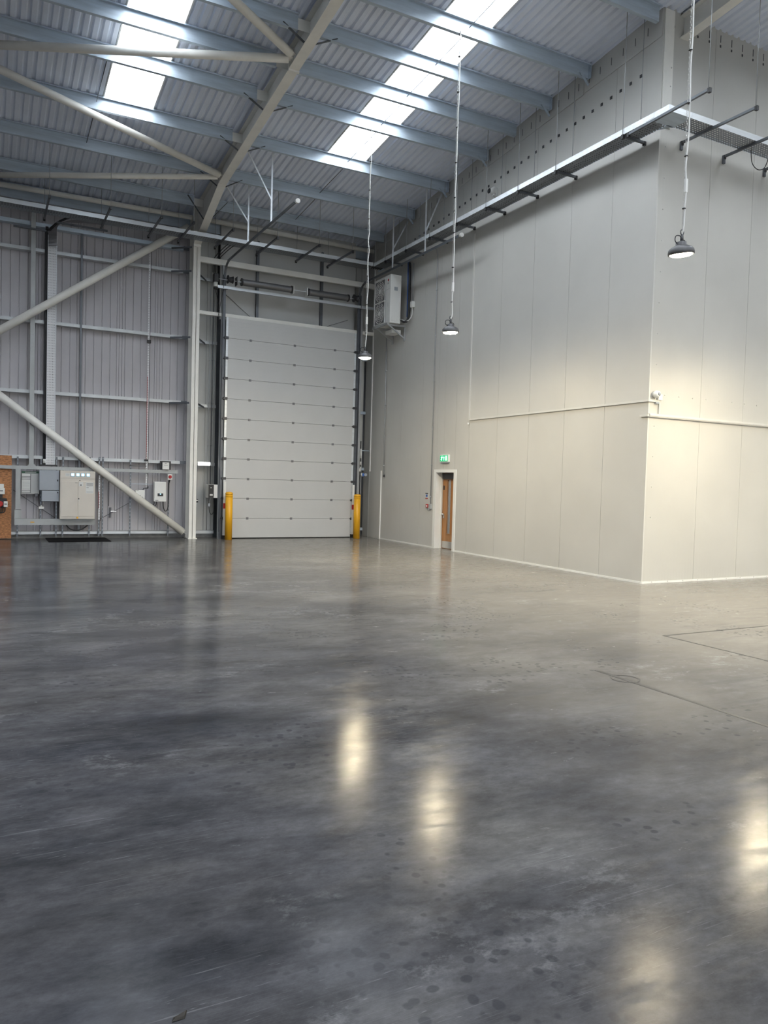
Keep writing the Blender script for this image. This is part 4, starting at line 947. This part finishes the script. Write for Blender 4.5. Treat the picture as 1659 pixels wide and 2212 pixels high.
obj('back_plate', bx(4.22, 4.51, 21.43, 21.45, 1.885, 2.12), 'black', t); obj('case', bx(4.27, 4.45, 21.35, 21.43, 1.89, 2.085, bev=.006), 'plastic_white', t); obj('print_line', bx(4.31, 4.41, 21.348, 21.35, 2.0, 2.008), 'ink', t); obj('print_line', bx(4.33, 4.38, 21.348, 21.35, 2.05, 2.062), 'ink', t)
t = thing('isolator_switch', 'red rotary isolator switch under the end of the trunking', 'switch', (4.48, 21.4, 1.61))
obj('case', bx(4.42, 4.54, 21.36, 21.45, 1.61, 1.765, bev=.006), 'plastic_white', t); obj('red_knob', lathe(B(), [(.045, 0), (.045, -.02), (.03, -.03)], 4.48, 21.36, 1.69, 18, 'Y'), 'red', t)
t = thing('inverter', 'white wall inverter with a dark display and cables looping below', 'inverter', (4.2, 21.35, 1.01))
obj('case', bx(4.04, 4.36, 21.25, 21.45, 1.01, 1.55, bev=.02), 'plastic_white', t); obj('lower_cover', bx(4.045, 4.355, 21.243, 21.25, 1.015, 1.10), 'plastic_white', t)
obj('display', bx(4.13, 4.28, 21.244, 21.25, 1.155, 1.235), 'black', t); obj('indicator', bx(4.19, 4.22, 21.241, 21.244, 1.20, 1.23), 'screen', t); obj('logo_mark', bx(4.07, 4.15, 21.240, 21.243, 1.035, 1.048), 'ink', t)
obj('cable', tube(B(), smooth_path([(4.06, 21.35, 1.01), (4.05, 21.34, .93), (3.98, 21.36, .86), (3.88, 21.40, .86)]), .010, 6), 'black', t)
obj('cable', tube(B(), smooth_path([(4.12, 21.35, 1.01), (4.11, 21.34, .92), (4.02, 21.36, .85), (3.90, 21.40, .84)]), .010, 6), 'black', t)
obj('cable', tube(B(), smooth_path([(4.30, 21.35, 1.01), (4.31, 21.34, .85), (4.36, 21.34, .75), (4.43, 21.36, .82), (4.45, 21.40, 1.1), (4.46, 21.42, 1.45), (4.49, 21.42, 1.61)]), .013, 6), 'black', t)
t = thing('control_unit', 'small white control unit between the floor brace and the inverter', 'unit', (3.7, 21.4, 1.07))
obj('case', bx(3.58, 3.82, 21.41, 21.468, 1.07, 1.315, bev=.008), 'plastic_white', t)
for x0, x1, z in ((3.65, 3.72, 1.165), (3.66, 3.78, 1.12), (3.60, 3.66, 1.29)): obj('print_line', bx(x0, x1, 21.407, 21.41, z-.005, z+.005), 'ink', t)
obj('cable', tube(B(), smooth_path([(3.77, 21.42, 1.315), (3.80, 21.42, 1.36), (3.90, 21.43, 1.36), (3.91, 21.44, 1.42)]), .009, 6), 'black', t)
obj('cable', tube(B(), smooth_path([(3.75, 21.42, 1.07), (3.78, 21.40, 1.02), (3.85, 21.40, .96)]), .012, 6), 'black', t)
t = thing('twin_socket', 'small white twin socket on a thin conduit below the grey boxes', 'socket', (1.255, 21.45, .77))
obj('plate', bx(1.19, 1.32, 21.44, 21.465, .78, .84, bev=.004), 'plastic_white', t); obj('top_gland', bx(1.24, 1.27, 21.445, 21.465, .84, .875), 'plastic_white', t)
t = thing('door_lever', 'dark lever handle on the cladding near the thin hanging cable', 'handle', (2.96, 21.65, .55))
obj('plate', bx(2.95, 2.995, 21.66, YC-.001, .55, .82), 'dark_steel', t); obj('lever', bar(B(), (2.975, 21.645, .72), (3.12, 21.645, .72), .015, .015), 'steel', t)
tag(obj('hanging_cable', rod(B(), (2.92, 21.62, .86), (2.92, 21.62, 1.78), .008), 'black'), 'thin black cable hanging from the trunking above the lever handle', 'cable')
tag(obj('rubber_mat', bx(1.372, 2.84, 20.46, 21.66, .0, .012, bev=.003), 'rubber'), 'black rubber mat on the floor in front of the switchboard', 'mat')

# between column and sectional door
t = thing('bulkhead_light', 'lit white bulkhead light on the side rail beside the column', 'light', (5.4, 21.3, 2.03))
obj('base', bx(5.24, 5.59, 21.40, 21.53, 2.03, 2.14, bev=.006), 'plastic_white', t); df_ = obj('diffuser', bx(5.245, 5.585, 21.34, 21.40, 2.035, 2.135, bev=.01), 'bulkhead_glow', t)
t = thing('control_box', 'white door control box with a black front and a hanging lead', 'control box', (5.72, 21.2, 1.13))
obj('case', bx(5.475, 5.735, 21.06, 21.40, 1.135, 1.51, bev=.008), 'plastic_white', t); obj('black_front', bx(5.475, 5.62, 21.048, 21.06, 1.14, 1.505), 'black', t)
obj('button', lathe(B(), [(.012, 0), (.012, -.006)], 5.54, 21.048, 1.42, 10, 'Y'), 'plastic_white', t); obj('label_plate', bx(5.51, 5.59, 21.045, 21.048, 1.20, 1.245), 'paper', t)
obj('lead', tube(B(), smooth_path([(5.53, 21.2, 1.135), (5.52, 21.18, .95), (5.55, 21.17, .72), (5.62, 21.17, .68), (5.66, 21.18, .8), (5.66, 21.2, 1.135)]), .009, 6), 'black', t)
obj('plug', bx(5.49, 5.55, 21.14, 21.20, .90, .98), 'plastic_grey', t)
for k, (xx, lab) in enumerate(((5.54, 'thin grey conduit nearest the column, running down beside the sectional door'), (5.62, 'second thin grey conduit from the column, running down to the control box'), (5.68, 'third thin grey conduit from the column, running down to the control box'))):
    conduit([(xx, 21.46, .2 if k == 0 else 1.52), (xx, 21.46, 7.75)], .012, lab, 'galv_mid' if k != 1 else 'galv_dark', [(xx, 21.46, z) for z in (2.6, 3.8, 5.0, 6.2)])
t = thing('column_switch', 'small round emergency stop clamped to the side of the column', 'switch', (5.16, 21.2, 1.0))
obj('stem', tube(B(), [(5.165, 21.14, 1.10), (5.165, 21.14, 2.1)], .010, 8), 'galv_dark', t); obj('housing', tube(B(), [(5.17, 21.14, 1.0), (5.17, 21.14, 1.10)], .035, 14), 'dark_steel', t); obj('band', tube(B(), [(5.17, 21.14, 1.05), (5.17, 21.14, 1.07)], .038, 14), 'plastic_white', t)
# riser by the panel wall
t = thing('water_riser', 'thin pipe riser with white sleeves between the door jamb and panel wall', 'pipe', (10.20, 21.2, .1))
obj('pipe', tube(B(), [(10.20, 21.2, .1), (10.20, 21.2, 2.95)], .018, 10), 'dark_steel', t)
for z0, z1 in ((2.42, 2.62), (2.22, 2.32), (2.10, 2.16)): obj('sleeve', tube(B(), [(10.205, 21.19, z0), (10.205, 21.19, z1)], .026, 10), 'trim_white', t)
obj('cross_pipe', tube(B(), [(10.10, 21.2, 2.66), (10.49, 21.2, 2.66)], .020, 10), 'galv', t); obj('elbow', tube(B(), smooth_path([(10.20, 21.19, 2.60), (10.205, 21.185, 2.68), (10.18, 21.19, 2.70)]), .024, 8), 'trim_white', t)
for z in (.55, .8, 1.0, 1.15): obj('coupling', tube(B(), [(10.20, 21.2, z-.03), (10.20, 21.2, z+.03)], .032, 10), 'black', t)
tag(obj('timer_box', bx(10.07, 10.19, 21.14, 21.22, 2.015, 2.11, bev=.004), 'plastic_white'), 'small white timer box on the jamb beside the pipe riser', 'switch box')
t = thing('pull_socket', 'blue industrial socket below the white timer box', 'socket', (10.29, 21.2, 1.86))
obj('body', lathe(B(), [(.055, 0), (.055, -.05), (.04, -.07)], 10.26, 21.2, 1.92, 16, 'Y'), 'plastic_white', t); obj('blue_cap', bx(10.235, 10.29, 21.10, 21.13, 1.87, 1.965), 'blue', t); obj('plug', lathe(B(), [(.045, 0), (.045, -.08)], 10.36, 21.2, 1.92, 16, 'Y'), 'plastic_grey', t)
tag(obj('dry_leaf', hexa(B(), [(-.02, .0, .002), (.02, .0, .002), (.035, .03, .004), (-.01, .02, .002), (-.01, .005, .006), (.02, .005, .008), (.03, .025, .010), (-.005, .015, .006)]), 'leaf'), 'tiny dark dry leaf lying on the open concrete floor', 'leaf')
bpy.data.objects['dry_leaf'].location = (.55, 2.35, .002)
